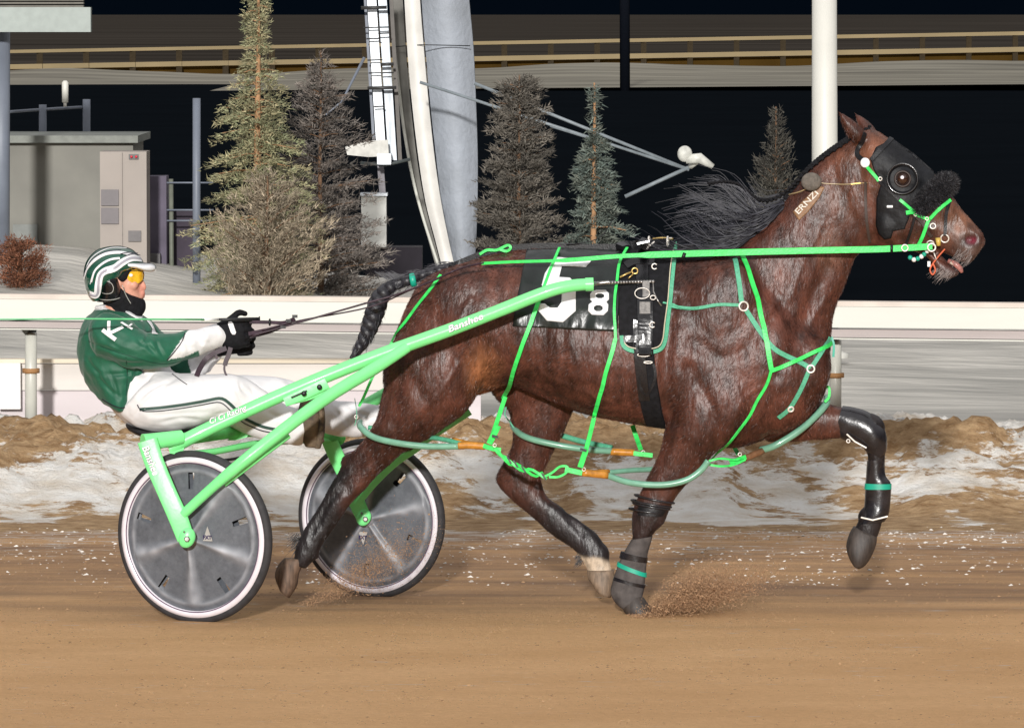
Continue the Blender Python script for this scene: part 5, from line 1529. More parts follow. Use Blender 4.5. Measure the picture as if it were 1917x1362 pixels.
# overcheck cord, ear-plug string, round tuft, tag
oc = empty('overcheck', HP(1450, 375, .03))
tag(oc, 'thin braided check cord running along the mane from head to harness saddle', 'check rein')
mb = MB(); q = cr([(1628, 238, .0), (1590, 262, .03), (1545, 292, .05), (1505, 325, .06), (1478, 352, .06), (1448, 372, .05), (1418, 372, .05), (1400, 356, .05), (1380, 343, .05), (1355, 339, .05), (1326, 343, .05)], 8)
for i, p in enumerate(q): mb.ball(HP(p[0], p[1] + (1.5 if i % 2 else -1.5), p[2]), .0068 if p[0] > 1410 else .0042, (1.3, 1, .8), n=5)
mb.tube([HP(*p[:3]) for p in q], .004, n=6); mb.build('cord', M['blackcloth'], oc)
mb = MB(); mb.tube([HP(*p) for p in cr([(1145, 415, .05), (1128, 440, .05), (1104, 452, .05), (1060, 458, .05)], 5)], .0025, n=6); mb.build('loose_end', M['black'], oc)
ep = empty('ear_plug_string', HP(1520, 350, .1))
tag(ep, 'thin gold-knotted string with a round grey tuft lying across the upper neck', 'string')
drape_strap(BODY, [(1625, 342), (1590, 345), (1550, 345), (1530, 344), (1500, 360), (1470, 368)], .0035, 'string', mat('gold string', (.35, .26, .13), .4), ep, off=.006)
drape_strap(BODY, [(1538, 343), (1528, 343)], .008, 'knot', M['brass'], ep, off=.008); drape_strap(BODY, [(1594, 345), (1612, 343)], .006, 'knot', M['brass'], ep, off=.008)
mb = MB(); mb.ball(HP(1519, 340, .11), .042, (1, .35, .9), n=12); mb.build('tuft', mat('grey tuft', (.115, .10, .085), .8, var=.3, scale=60, bump=.003, bscale=120), ep)
tg = empty('neck_tag', HP(1515, 410, .12))
tag(tg, 'brown leather strip with white letters hanging on the horse neck below the grey tuft', 'tag')
V2, F2 = poly2d([[(1531, 347), (1544, 351), (1533, 372), (1512, 398), (1496, 413), (1485, 397), (1500, 380), (1518, 362)]], 5)
drape_mesh(BODY, V2, F2, 'strip', mat('brown strip', (.23, .12, .055), .5, var=.25, scale=60), tg, off=.006, thick=.002)
V2, F2 = text_px('ERNZI', (1496, 402), (1533, 363), 10, bold=.012, step=4)
drape_mesh(BODY, V2, F2, 'lettering', mat('silver letters', (.75, .70, .62), .3), tg, off=.010)

# ------------------------------------------------------------------ the racing cart
sk = empty('racing_sulky', P(528, 1141, 26.55))
tag(sk, 'neon green two-wheeled racing sulky with dark disc wheels and white rims', 'sulky')
def sp_(pts, rad, name, m='neon', n=14, flat=None, sub=6, parent=None, par=None):
    q = [P(p[0], p[1], p[2]) for p in (cr(pts, sub) if len(pts) > 2 else pts)]
    mb = MB()
    if isinstance(rad, (list, tuple)): rad = list(np.interp(np.linspace(0, 1, len(q)), np.linspace(0, 1, len(rad)), rad))
    mb.tube(q, rad, n=n, flat=flat)
    o = mb.build(name, M[m] if isinstance(m, str) else m, par or sk)
    return autosmooth(o, 40)
# near shaft
ns = sp_([(318, 840, 26.02), (362, 816, 26.02), (480, 760, 26.04), (600, 708, 26.06), (720, 661, 26.06), (840, 618, 26.05), (930, 583, 26.04), (1000, 555, 26.03), (1040, 541, 26.03), (1075, 534, 26.04), (1104, 532, 26.05)], [.030, .029, .0285, .0285, .0285, .0275, .027, .027, .026, .0255, .0245], 'shaft', sub=5)
sp_([(1096, 532.5, 26.05), (1111, 532, 26.05)], .0285, 'shaft_tip')
sp_([(1111, 532, 26.05), (1122, 530, 26.04), (1140, 528, 26.04)], .008, 'tip_hook', 'steel')
# far shaft, mostly hidden by the horse
sp_([(610, 812, 26.98), (690, 755, 26.95), (800, 700, 26.9), (960, 640, 26.86), (1100, 560, 26.83), (1180, 545, 26.82)], .027, 'shaft')
# near stay from hub to shaft
sp_([(343, 962, 25.86), (400, 910, 25.82), (470, 852, 25.79), (600, 752, 25.88), (700, 690, 25.98), (762, 650, 26.04)], [.020, .021, .026, .026, .026, .022], 'stay', sub=4)
sp_([(420, 905, 25.86), (480, 860, 25.84), (540, 815, 25.9)], .013, 'inner_stay', sub=4)
# near fork: flat blade from the arch to the hub
def blade_(pts, w, t, name, par=None, m='neon'):
    q = cr(pts, 6); ws = list(np.interp(np.linspace(0, 1, len(q)), np.linspace(0, 1, len(w)), w))
    mb = MB(); Ps = [P(*p[:3]) for p in q]
    mb.tube(Ps, ws, n=20, flat=(1, t, (0, -1, 0.0001)))
    o = mb.build(name, M[m] if isinstance(m, str) else m, par or sk)
    return autosmooth(o, 40)
fk = blade_([(276, 824, 25.9), (290, 868, 25.89), (312, 920, 25.87), (332, 965, 25.86), (348, 1008, 25.86)], [.042, .040, .039, .040, .036], .35, 'fork')
mb = MB(); nW = Vector((-.43, -.90, -.05)).normalized()
mb.ball(P(350, 1006, 25.85), .034, (1, .5, 1.25), n=12, R=Matrix.Rotation(.35, 3, 'Y')); mb.build('hub_plate', M['neon'], fk)
mb = MB(); mb.lathe(P(350, 1008, 25.83), (0, -1, 0), [(.013, -.01), (.013, .008), (.009, .011), (.0001, .011)], 6); mb.ball(P(345, 995, 25.835), .005); mb.build('axle_bolt', M['steel'], fk, smooth=False)
# arch: corner, cross members to the far side
sp_([(268, 828, 25.93), (300, 824, 25.96), (340, 818, 26.0)], [.036, .034, .030], 'arch_corner')
sp_([(290, 828, 25.96), (340, 822, 26.1), (470, 806, 26.5), (610, 814, 26.95), (640, 822, 27.02)], .026, 'arch_tube', 'neon_dirty')
sp_([(322, 852, 26.02), (400, 845, 26.25), (480, 830, 26.5), (560, 824, 26.75), (625, 820, 27.0)], .014, 'lower_arch', 'neon')
sp_([(400, 862, 26.3), (440, 858, 26.35), (500, 842, 26.5), (523, 822, 26.6)], .006, 'spring_wire', 'black')
V, Fc = [], []
mb = MB(); a = [P(313, 826, 25.99), P(352, 816, 26.0), P(340, 852, 26.0), P(318, 848, 25.99)]; b = [v + Vector((0, .02, 0)) for v in a]
mb.add(a + b, [(0, 3, 2, 1), (4, 5, 6, 7), (0, 1, 5, 4), (1, 2, 6, 5), (2, 3, 7, 6), (3, 0, 4, 7)]); mb.build('gusset', M['neon'], sk, smooth=False)
mb = MB(); a = [P(456, 792, 26.4), P(470, 800, 26.4), P(462, 818, 26.4), P(440, 824, 26.4), P(425, 824, 26.4), P(440, 812, 26.4)]; b = [v + Vector((0, .03, 0)) for v in a]
mb.add(a + b, [(0, 5, 4, 3, 2, 1), tuple(range(6, 12))] + [(i, (i + 1) % 6, 6 + (i + 1) % 6, 6 + i) for i in range(6)]); mb.build('seat_bracket', M['neon'], sk, smooth=False)
# seat
mb = MB()
st = [(236, 792, 246, 806, 0, 0), (262, 798, 270, 816, 0, 0), (300, 804, 306, 822, 0, 0), (350, 802, 354, 820, 0, 0), (410, 796, 412, 812, 0, 0), (446, 790, 446, 800, 0, 0)]
def SPs(px, py, lat): return P(px, py, 26.46 - lat)
lofts(mb, [(a_[0], a_[1], a_[2], a_[3], 0, w) for a_, w in zip(st, (.10, .17, .19, .18, .13, .05))], SPs, Vector((0, -1, 0)), 24, 5, .8)
mb.build('seat', M['black'], sk)
# foot bracket on near shaft
ft = blade_([(533, 752, 25.99), (570, 736, 25.99), (612, 716, 25.99)], [.020, .026, .026], .4, 'stirrup_bracket')
blade_([(545, 744, 25.972), (575, 731, 25.972)], [.004, .004], .3, 'slot', par=ft, m='black')
mb = MB()
for x, y in ((569, 736), (598, 724)): mb.lathe(P(x, y, 25.96), (0, -1, 0), [(.011, 0), (.011, .008), (.007, .011), (.0001, .011)], 16)
mb.build('bolt', M['black'], ft)
blade_([(548, 752, 26.0), (580, 742, 26.0), (612, 730, 26.0)], [.010, .014, .010], .6, 'stirrup_rest')
# far fork and stay
ff2 = blade_([(612, 812, 26.98), (628, 850, 27.0), (648, 892, 27.02), (668, 940, 27.03), (680, 966, 27.03)], [.034, .034, .033, .035, .032], .35, 'fork')
mb = MB(); mb.ball(P(681, 968, 27.02), .031, (1, .5, 1.2), n=12, R=Matrix.Rotation(.4, 3, 'Y')); mb.build('hub_plate', M['neon'], ff2)
mb = MB(); mb.lathe(P(684, 971, 27.0), (0, -1, 0), [(.012, -.01), (.012, .008), (.008, .011), (.0001, .011)], 6); mb.ball(P(677, 960, 27.0), .005); mb.build('axle_bolt', M['steel'], ff2, smooth=False)
blade_([(668, 944, 26.99), (700, 905, 26.96), (740, 866, 26.93), (780, 838, 26.90), (800, 822, 26.90), (880, 770, 26.92)], [.015, .015, .016, .017, .015, .015], .6, 'stay')
# wheels
M['tyre'] = mat('tyre rubber', (.028, .027, .030), .7, var=.3, scale=30, bump=.001, bscale=200)
M['rim'] = mat('white rim', (.78, .74, .80), .25, var=.05, metal=.1)
def disc_mat():
    m, nt, b = nodes_of('smoke grey wheel disc'); L = nt.links.new
    tc = nt.nodes.new('ShaderNodeTexCoord')
    n1 = noise2(nt, tc, 7, (1, 1, 1), 8, .7); n2 = noise2(nt, tc, 60, (1, 1, 1), 5, .7)
    r = nt.nodes.new('ShaderNodeValToRGB'); r.color_ramp.elements[0].position = .35; r.color_ramp.elements[1].position = .75
    r.color_ramp.elements[0].color = (.055, .060, .072, 1); r.color_ramp.elements[1].color = (.155, .168, .19, 1)
    mt = nt.nodes.new('ShaderNodeMath'); mt.operation = 'MULTIPLY_ADD'; mt.inputs[1].default_value = .35; L(n2, mt.inputs[0]); 
    m2 = nt.nodes.new('ShaderNodeMath'); m2.operation = 'MULTIPLY'; m2.inputs[1].default_value = .75; L(n1, m2.inputs[0]); L(m2.outputs[0], mt.inputs[2])
    L(mt.outputs[0], r.inputs[0])
    at = nt.nodes.new('ShaderNodeAttribute'); at.attribute_name = 'tint'
    mx = nt.nodes.new('ShaderNodeMix'); mx.data_type = 'RGBA'
    sx = nt.nodes.new('ShaderNodeSeparateColor'); L(at.outputs['Color'], sx.inputs[0]); L(sx.outputs[0], mx.inputs[0])
    L(r.outputs[0], mx.inputs[6]); mx.inputs[7].default_value = (.48, .49, .53, 1)
    L(mx.outputs[2], b.inputs['Base Color']); b.inputs['Roughness'].default_value = .42; b.inputs['Specular IOR Level'].default_value = .4
    return m
M['disc'] = disc_mat()
def wheel(cpx, cpy, Y, R, n, name, spin, side=1, parent=sk):
    c = P(cpx, cpy, Y); n = Vector(n).normalized()
    a = n.cross(Vector((0, 0, 1))).normalized(); b = a.cross(n) * -1
    b = n.cross(a) * -1
    if b.z < 0: b = -b
    # disc with five radial ribs and five slots; polar grid
    NR_, NT = 46, 240
    rib = [spin + k * 2 * math.pi / 5 for k in range(5)]
    slot = [r_ + math.pi / 5 for r_ in rib]
    Ri = R * .865
    V = []; T = []; Fc = []
    for i in range(NR_ + 1):
        r = Ri * i / NR_ if i else .0
        for j in range(NT):
            th = 2 * math.pi * j / NT
            h = .036 * (1 - (r / Ri) ** 1.0) + .004
            t = 0
            for k in rib:
                d = math.atan2(math.sin(th - k), math.cos(th - k)); dd = abs(d) * r; al = abs(d) < .9
                if al and r > .02:
                    w = .010 + .015 * (r / Ri) ** 2 * 2
                    g = math.exp(-(dd / w) ** 2) * (1 - max(0, (r - Ri * .86) / (Ri * .1)) if r > Ri * .86 else 1)
                    h += .014 * max(0, g); t = max(t, g * .75 * max(0, 1 - abs(r / Ri - .5) * .6))
            # inner rim ring
            g = math.exp(-((r - Ri * .90) / .008) ** 2); t = max(t, g * .45); h += .005 * g
            g = math.exp(-(r / .035) ** 2); t = max(t, g * .7)
            V.append(c + (a * math.cos(th) + b * math.sin(th)) * r + n * h); T.append((min(1, t * (.75 + .6 * nz(V[-1], 25))),) * 3)
    hole = set()
    for i in range(NR_):
        for j in range(NT):
            r = Ri * (i + .5) / NR_; th = 2 * math.pi * (j + .5) / NT
            inside = False
            for k in slot:
                d = math.atan2(math.sin(th - k), math.cos(th - k))
                if abs(d) * r < .012 and Ri * .66 < r < Ri * .86 and abs(d) < .5: inside = True
            if not inside:
                Fc.append((i * NT + j, i * NT + (j + 1) % NT, (i + 1) * NT + (j + 1) % NT, (i + 1) * NT + j))
    disc = obj(name, V, Fc, M['disc'], parent, col=np.clip(np.array(T), 0, 1))
    V2 = [Vector(v) - n * .05 - n * 2 * (Vector(v) - c).dot(n) * .9 + n * .0 for v in V]
    back = [Vector(v) + n * (-.02 - 2 * ((Vector(v) - c).dot(n))) for v in V]
    o2 = obj('back_disc', back, [tuple(reversed(f)) for f in Fc], M['disc'], disc, col=np.clip(np.array(T), 0, 1))
    mb = MB(); mb.lathe(c - n * .008, n, [(Ri * .985, .014), (Ri * 1.0, .024), (Ri * 1.035, .027), (Ri * 1.075, .022), (Ri * 1.085, .010), (Ri * 1.085, -.012), (Ri * 1.03, -.024), (Ri * .985, -.014)], 96)
    mb.build('rim', M['rim'], disc)
    mb = MB(); mb.torus(c - n * .008 + n * .0235, n, Ri * 1.0, .0022, 96, 8); mb.build('rim_stripe', mat('dark stripe', (.09, .04, .09), .4), disc)
    mb = MB(); mb.torus(c - n * .008, n, R - .0215, .0225, 120, 14, squash=.95); mb.build('tyre', M['tyre'], disc)
    mb = MB(); mb.lathe(c, n, [(.034, .03), (.030, .052), (.018, .060), (.0001, .060)], 24); mb.build('hub', mat('hub grey', (.22, .22, .24), .4, var=.3, scale=60), disc)
    return c, n, a, b, disc
wc_, wn_, wa, wb_, wd = wheel(363, 1005, 25.98, .3562, (-.43, -.90, -.045), 'wheel', math.radians(-90))
# triangular maker decals
def tri_decal(c, n, a, b, r0, th, sz, par, rot):
    p = c + (a * math.cos(th) + b * math.sin(th)) * r0 + n * (.036 * (1 - r0 / .31) + .012)
    V = [p + (a * math.cos(rot + k * 2.0944) * .8 + b * math.sin(rot + k * 2.0944) * 1.25) * sz for k in range(3)]
    mb = MB(); mb.add(V + [v - n * .002 for v in V], [(0, 1, 2), (5, 4, 3), (0, 3, 4, 1), (1, 4, 5, 2), (2, 5, 3, 0)])
    o = mb.build('maker_decal', mat('grey decal', (.42, .40, .38), .5, var=.1), par, smooth=False)
    V2, F2 = text2d('FXT', .022, .001)
    q = [p + n * .0025 + (a * (x - .02) * 1.0 + b * (y - .006)) * (1 if a.x > 0 else -1) for x, y in V2]
    q = [p + n * .0025 + a * ((x - .02) * (1 if a.x > 0 else -1)) + b * (y - .012) for x, y in V2]
    obj('decal_letters', q, [f if a.x > 0 else tuple(reversed(f)) for f in F2], M['ink'], par, smooth=False)
tri_decal(wc_, wn_, wa, wb_, .085, math.radians(8 if wa.x > 0 else 172), .032, wd, math.radians(90))
wc2, wn2, wa2, wb2, wd2 = wheel(694, 970, 27.1, .3435, (-.40, -.91, -.04), 'wheel', math.radians(-50))
tri_decal(wc2, wn2, wa2, wb2, .075, math.radians(-105 if wa2.x > 0 else -75), .030, wd2, math.radians(-90))
# writing on the shaft and fork
def shaft_text(txt, p0, p1, hgt, Y, name, shear=.25, bold=.02, par=ns, out=.03, ol=True):
    for (nm, bd, m, o_) in ((name + '_outline', bold + .028, M['ink'], 0.0), (name, bold, M['decal'], .0025)):
        V2, F2 = text_px(txt, p0, p1, hgt, bold=bd, shear=shear, step=8)
        V = [P(x, y, Y - out - o_) for x, y in V2]
        F3 = []
        for f in F2:
            a_, b_, c_ = (V[i] for i in f[:3])
            F3.append(tuple(reversed(f)) if (b_ - a_).cross(c_ - a_).dot(a_ - CAMP) > 0 else f)
        obj(nm, V, F3, m, par, smooth=False)
shaft_text('Banshee', (841, 622), (906, 596), 12, 26.045, 'lettering')
shaft_text('Ci Ci Racing', (394, 793), (463, 766), 10, 26.03, 'lettering')
shaft_text('Banshee', (266, 838), (287, 890), 13, 25.89, 'lettering', shear=.1, par=fk, out=.018)
# ------------------------------------------------------------------ the driver
YD = 26.5
drv = empty('person', P(300, 806, YD))
tag(drv, 'seated driver in green jacket, white trousers, striped helmet and yellow glasses holding the reins', 'person')
def DP(px, py, lat): return P(px, py, YD - lat)
DL = Vector((0, -1, 0))
def chain(mb, pts, sub=5, n=14):
    q = cr(pts, sub); mb.tube([DP(*p[:3]) for p in q], [p[3] for p in q], n=n)
    for e in (q[0], q[-1]): mb.ball(DP(*e[:3]), e[3] * .98, n=8)
# --- body: one continuous figure under the clothes
bb = MB()
lofts(bb, [(204, 468, 236, 468, 0, .04), (188, 482, 252, 480, 0, .062), (182, 500, 261, 500, 0, .074), (181, 520, 263, 516, 0, .077), (184, 540, 263, 540, 0, .073), (194, 558, 265, 556, 0, .062), (208, 574, 262, 574, 0, .048), (215, 582, 254, 584, 0, .036)], DP, DL, 24, 4)
chain(bb, [(256, 512, 0, .010), (263, 522, 0, .009), (268, 532, 0, .010), (270, 538, 0, .0105)], 4)
bb.ball(DP(265, 540, .012), .0075); bb.ball(DP(265, 540, -.012), .0075)
chain(bb, [(266, 550, .018, .006), (269, 549, 0, .0085), (266, 550, -.018, .006)], 3); chain(bb, [(265, 555, .018, .006), (268, 555, 0, .0085), (265, 555, -.018, .006)], 3)
chain(bb, [(256, 503, .045, .010), (262, 502, .02, .012), (262, 502, -.02, .012), (256, 503, -.045, .010)], 3)
bb.ball(DP(248, 532, .048), .026); bb.ball(DP(248, 532, -.048), .026)
bb.ball(DP(222, 528, .078), .024, (.6, .4, 1)); bb.ball(DP(222, 528, -.078), .024, (.6, .4, 1))
chain(bb, [(222, 560, 0, .058), (218, 585, 0, .062), (222, 610, 0, .075)])
lofts(bb, [(190, 600, 262, 606, 0, .13), (168, 625, 282, 632, 0, .165), (162, 660, 286, 665, 0, .165), (170, 700, 292, 700, 0, .155), (195, 735, 306, 728, 0, .15), (228, 765, 316, 750, 0, .15), (250, 785, 320, 770, 0, .12)], DP, DL, 22, 4)
arm_n = [(212, 630, .19, .066), (250, 650, .22, .058), (300, 660, .21, .050), (350, 648, .17, .040), (384, 637, .14, .034), (415, 628, .12, .028)]
arm_f = [(262, 628, -.17, .062), (310, 672, -.20, .052), (345, 690, -.19, .046), (372, 676, -.15, .038), (398, 656, -.10, .030), (415, 644, -.07, .027)]
chain(bb, arm_n); chain(bb, arm_f)
leg_n = [(270, 748, .10, .085), (330, 754, .12, .080), (385, 750, .13, .070), (428, 748, .13, .058), (470, 766, .12, .050), (520, 785, .12, .042), (560, 802, .12, .036), (580, 798, .12, .034)]
leg_f = [(285, 745, -.10, .085), (370, 742, -.14, .078), (450, 738, -.16, .066), (530, 745, -.20, .056), (600, 770, -.23, .048), (680, 786, -.26, .038), (728, 790, -.27, .034)]
chain(bb, leg_n); chain(bb, leg_f)
chain(bb, [(572, 812, .12, .034), (580, 790, .12, .032), (585, 752, .12, .028)]); chain(bb, [(730, 804, -.27, .034), (738, 780, -.27, .030), (742, 752, -.27, .026)])
# hands (inside the gloves) with five fingers each, closed round the lines
def hand(mb, cx_, cy_, lat, s_, sc_=1.0, r=.0105):
    """back of the hand towards the camera when s_=+1"""
    L0 = lat
    lofts(mb, [(cx_ - 32, cy_ - 16, cx_ - 20, cy_ + 20, L0, .026), (cx_ - 18, cy_ - 23, cx_ - 6, cy_ + 26, L0, .024), (cx_ - 2, cy_ - 26, cx_ + 8, cy_ + 26, L0, .022), (cx_ + 10, cy_ - 22, cx_ + 15, cy_ + 22, L0, .018)], DP, DL, 16, 4)
    for i, (dy, ln) in enumerate(((-19, 1.0), (-6, 1.1), (8, 1.05), (20, .85))):
        y = cy_ + dy
        chain(mb, [(cx_ + 6, y, L0 + .004 * s_, r * 1.15), (cx_ + 6 + 17 * ln, y + 1, L0 + .004 * s_, r * 1.1), (cx_ + 6 + 24 * ln, y + 3, L0 - .022 * s_, r), (cx_ + 6 + 14 * ln, y + 5, L0 - .044 * s_, r * .95), (cx_ + 6, y + 6, L0 - .046 * s_, r * .85)], 4, 10)
    chain(mb, [(cx_ - 16, cy_ - 14, L0 - .012 * s_, r * 1.5), (cx_ - 2, cy_ - 26, L0 - .020 * s_, r * 1.25), (cx_ + 10, cy_ - 36, L0 - .022 * s_, r * 1.1), (cx_ + 22, cy_ - 34, L0 - .030 * s_, r * .95)], 4, 10)
hand(bb, 437, 621, .12, 1, r=.0085)
hand(bb, 442, 636, -.05, -1, r=.0085)
BV, BN, BF = remesh(bb, .0055, 3, .5)
skin = np.tile((.66, .33, .24), (len(BV), 1)); bx_, by_ = projA(BV)
w = np.clip(1.3 - np.hypot((bx_ - 266) / 12, (by_ - 540) / 10), 0, 1)[:, None] * .6; skin = skin * (1 - w) + np.array((.68, .25, .19)) * w
w = np.clip(1.3 - np.hypot((bx_ - 270) / 6, (by_ - 552) / 5), 0, 1)[:, None] * .7; skin = skin * (1 - w) + np.array((.45, .13, .10)) * w
M['skin'] = tintmat('skin', .5, .4, scale=60, var=.12, bump=.0006, bscale=200)
obj('body', BV, BF, M['skin'], drv, col=skin)
HEAD = BVHTree.FromPolygons([tuple(v) for v in BV], BF)

def cloth_obj(mb, name, m, voxel=.0065, sm_=5, fold=.006, fs=9, sd=1, parent=drv, colf=None, st=(1, 1, 1), folds=()):
    V, N, Fc = remesh(mb, voxel, sm_, .5)
    d = np.array([fold * (1 - 2 * abs(nz((v[0] * st[0], v[1] * st[1], v[2] * st[2]), fs, sd))) * (.6 + .8 * nz(v, 3.1, sd + 2)) + fold * .35 * nz(v, fs * 3.2, sd) for v in V])
    V = V + N * d[:, None]
    fx_, fy_ = projA(V)
    for (path, dep, w) in folds:
        pts = np.array(resamp(cr(path, 6), 2.0)); d2 = np.full(len(V), 1e9)
        L_ = len(pts); tt = np.zeros(len(V))
        for i_, q in enumerate(pts):
            e = (fx_ - q[0]) ** 2 + (fy_ - q[1]) ** 2; mm = e < d2; d2[mm] = e[mm]; tt[mm] = i_ / L_
        k = np.exp(-d2 / (2 * w * w)) * np.sin(np.pi * np.clip(tt * .9 + .05, 0, 1)) - .55 * np.exp(-d2 / (2 * (w * 2.3) ** 2)) * np.sin(np.pi * np.clip(tt * .9 + .05, 0, 1))
        m_s = N[:, 1] < .3
        V[m_s] -= N[m_s] * (dep * 2.0 * k[m_s])[:, None]
    col = None
    if colf is not None:
        col = colf(V)
    o = obj(name, V, Fc, m, parent, col=col)
    return o, BVHTree.FromPolygons([tuple(v) for v in V], Fc), V, Fc
# --- white suit (trousers with bib)
tb = MB()
lofts(tb, [(300, 692, 222, 770, .10, .10), (335, 699, 256, 798, .12, .115), (375, 702, 308, 806, .13, .108), (412, 702, 362, 800, .13, .096), (446, 706, 402, 784, .13, .082), (474, 720, 428, 794, .12, .070), (506, 742, 462, 812, .12, .062), (538, 758, 502, 824, .12, .056), (566, 772, 556, 832, .12, .050), (574, 786, 566, 828, .12, .045)], DP, DL, 24, 5)
lofts(tb, [(330, 700, 280, 792, -.11, .11), (400, 702, 360, 786, -.14, .10), (460, 703, 430, 774, -.16, .09), (530, 709, 520, 778, -.20, .078), (580, 730, 572, 794, -.22, .068), (625, 748, 614, 812, -.24, .062), (680, 754, 672, 818, -.26, .058), (722, 762, 720, 816, -.27, .052)], DP, DL, 22, 5)
lofts(tb, [(176, 712, 300, 690, 0, .172), (192, 742, 330, 700, 0, .178), (214, 770, 336, 730, 0, .178), (236, 790, 340, 770, 0, .172), (262, 806, 336, 796, 0, .14)], DP, DL, 24, 5)
lofts(tb, [(230, 640, 300, 652, 0, .15), (240, 680, 318, 690, 0, .155), (250, 710, 330, 710, 0, .15)], DP, DL, 20, 4)
M['suitwhite'] = mat('white suit cloth', (.72, .71, .72), .65, var=.05, scale=9, bump=.004, bscale=14)
o_, TR, _, _ = cloth_obj(tb, 'trousers', M['suitwhite'], fold=.010, fs=7, sd=3, st=(1, 1, .6), folds=[([(338, 702), (310, 722), (276, 752), (250, 780)], .006, 3), ([(320, 712), (285, 728), (262, 745)], .005, 2.5), ([(300, 700), (262, 722), (240, 752)], .005, 3), ([(360, 706), (352, 722), (330, 738)], .003, 3), ([(448, 712), (452, 728), (470, 740)], .005, 3), ([(440, 722), (446, 740), (456, 752)], .004, 2.5), ([(465, 722), (478, 742), (482, 762)], .003, 3), ([(300, 790), (340, 782), (380, 786)], .004, 3), ([(280, 778), (330, 774), (400, 770)], .003, 3), ([(400, 776), (430, 772), (452, 784)], .004, 3), ([(500, 770), (520, 780), (545, 786)], .004, 3), ([(620, 760), (640, 780), (660, 800)], .005, 3), ([(650, 756), (670, 772), (700, 780)], .005, 3), ([(680, 790), (700, 782), (718, 786)], .004, 3), ([(520, 712), (560, 722), (590, 738)], .003, 3)])
for path, w, m in (([(262, 766), (300, 763), (345, 757), (385, 750), (416, 743), (436, 760), (456, 782), (490, 798), (530, 806)], .013, M['seagreen'] if 'seagreen' in M else None), ([(258, 757), (262, 770), (300, 769), (345, 763), (385, 756), (413, 750), (432, 768), (452, 789), (488, 805), (525, 812)], .0045, None)):
    m = mat('dark green stripe', (.02, .06, .045), .6) if w > .006 else mat('black piping', (.012, .01, .02), .6)
    drape_strap(TR, path, w, 'stripe', m, o_, off=.003, thick=.0015, smooth_px=False)
drape_strap(TR, [(322, 700), (338, 712), (350, 720)], .003, 'seam', mat('black piping', (.012, .01, .02), .6), o_, off=.002, thick=.0015)
# --- jacket
jb = MB()
lofts(jb, [(188, 572, 262, 592, 0, .068), (176, 584, 272, 598, 0, .105), (162, 598, 284, 608, 0, .160), (152, 618, 292, 626, 0, .195), (147, 648, 298, 655, 0, .200), (150, 682, 296, 690, 0, .192), (165, 715, 284, 708, 0, .186), (186, 742, 268, 724, 0, .184), (206, 758, 250, 752, 0, .182), (222, 768, 240, 764, 0, .17)], DP, DL, 26, 5)
def sleeve(mb, pts, s_=1.0): chain(mb, [(p[0], p[1], p[2], p[3] * s_) for p in pts], 6, 16)
sleeve(jb, [(206, 628, .17, .092), (235, 645, .205, .088), (268, 655, .22, .076), (305, 657, .21, .068), (345, 648, .175, .057), (380, 638, .145, .049), (402, 631, .125, .046), (408, 629, .12, .045)])
sleeve(jb, [(255, 625, -.15, .085), (305, 668, -.20, .072), (345, 690, -.19, .060), (368, 682, -.15, .052), (392, 662, -.10, .044)])
def jcol(V):
    x, y = projA(V); lat_ = YD - V[:, 1]
    green = np.tile((.005, .095, .050), (len(V), 1)); wh = np.array((.72, .71, .72))
    # sleeve from mid forearm on, and the collar
    along = (x - 340) * .62 - (y - 640) * -.32
    w = (((x - 310) * .80 + (y - 672) * -.62 * -1 * -1) > 26) & (y < 668) & (lat_ > .0)
    # line from (345,628) to (312,675): right of it is white
    side = (x - 345) * (675 - 628) - (y - 628) * (312 - 345)
    w = (side > 0) & (y < 700) & (lat_ > 0)
    under = (y > np.interp(x, [300, 345, 372, 380], [676, 668, 656, 700])) & (x < 374)
    w &= ~under
    fs_ = (lat_ < 0) & (x > 352) & (y < 705) & (((x - 352) + (705 - y) * .3) > 8)
    col = green.copy(); col[w | fs_] = wh
    cl_ = (y < np.interp(x, [185, 215, 240, 262, 280], [580, 578, 586, 600, 604])) & (x < 266)
    col[cl_] = wh
    return col
o_, JK, JV, JF = cloth_obj(jb, 'jacket', tintmat('jacket cloth', .55, .45, scale=20, var=.18, bump=.002, bscale=30, sheen=.15), voxel=.0052, fold=.011, fs=7, sd=6, colf=jcol, st=(1, 1, 1.7), folds=[([(168, 642), (205, 654), (250, 666)], .005, 3), ([(260, 664), (225, 652), (196, 634)], .004, 3), ([(275, 678), (240, 680), (205, 672)], .005, 3), ([(262, 690), (230, 700), (200, 700)], .004, 3), ([(290, 630), (296, 650), (312, 676)], .005, 3), ([(272, 626), (280, 650), (300, 670)], .004, 3), ([(252, 622), (264, 642), (290, 656)], .004, 3), ([(178, 690), (196, 720), (224, 744)], .005, 3), ([(162, 668), (176, 690), (190, 700)], .004, 3), ([(236, 690), (244, 716), (240, 742)], .004, 3), ([(256, 684), (252, 706), (248, 730)], .004, 3), ([(330, 640), (350, 650), (372, 650)], .003, 3), ([(360, 628), (375, 640), (396, 640)], .003, 3), ([(204, 692), (214, 716), (222, 744)], .004, 2.5), ([(188, 600), (210, 606), (240, 602)], .003, 3), ([(268, 606), (276, 630), (262, 650)], .004, 3)])
pip = mat('black piping', (.012, .010, .02), .6)
drape_strap(JK, [(346, 624), (340, 640), (328, 656), (312, 674)], .004, 'piping', pip, o_, off=.002, thick=.002)
drape_strap(JK, [(166, 638), (205, 654), (250, 668), (295, 680), (330, 678), (366, 662)], .003, 'seam', mat('seam green', (.004, .05, .03), .6), o_, off=.001, thick=.001)
drape_strap(JK, [(236, 668), (238, 700), (236, 740)], .003, 'seam', mat('seam green', (.004, .05, .03), .6), o_, off=.001, thick=.001)
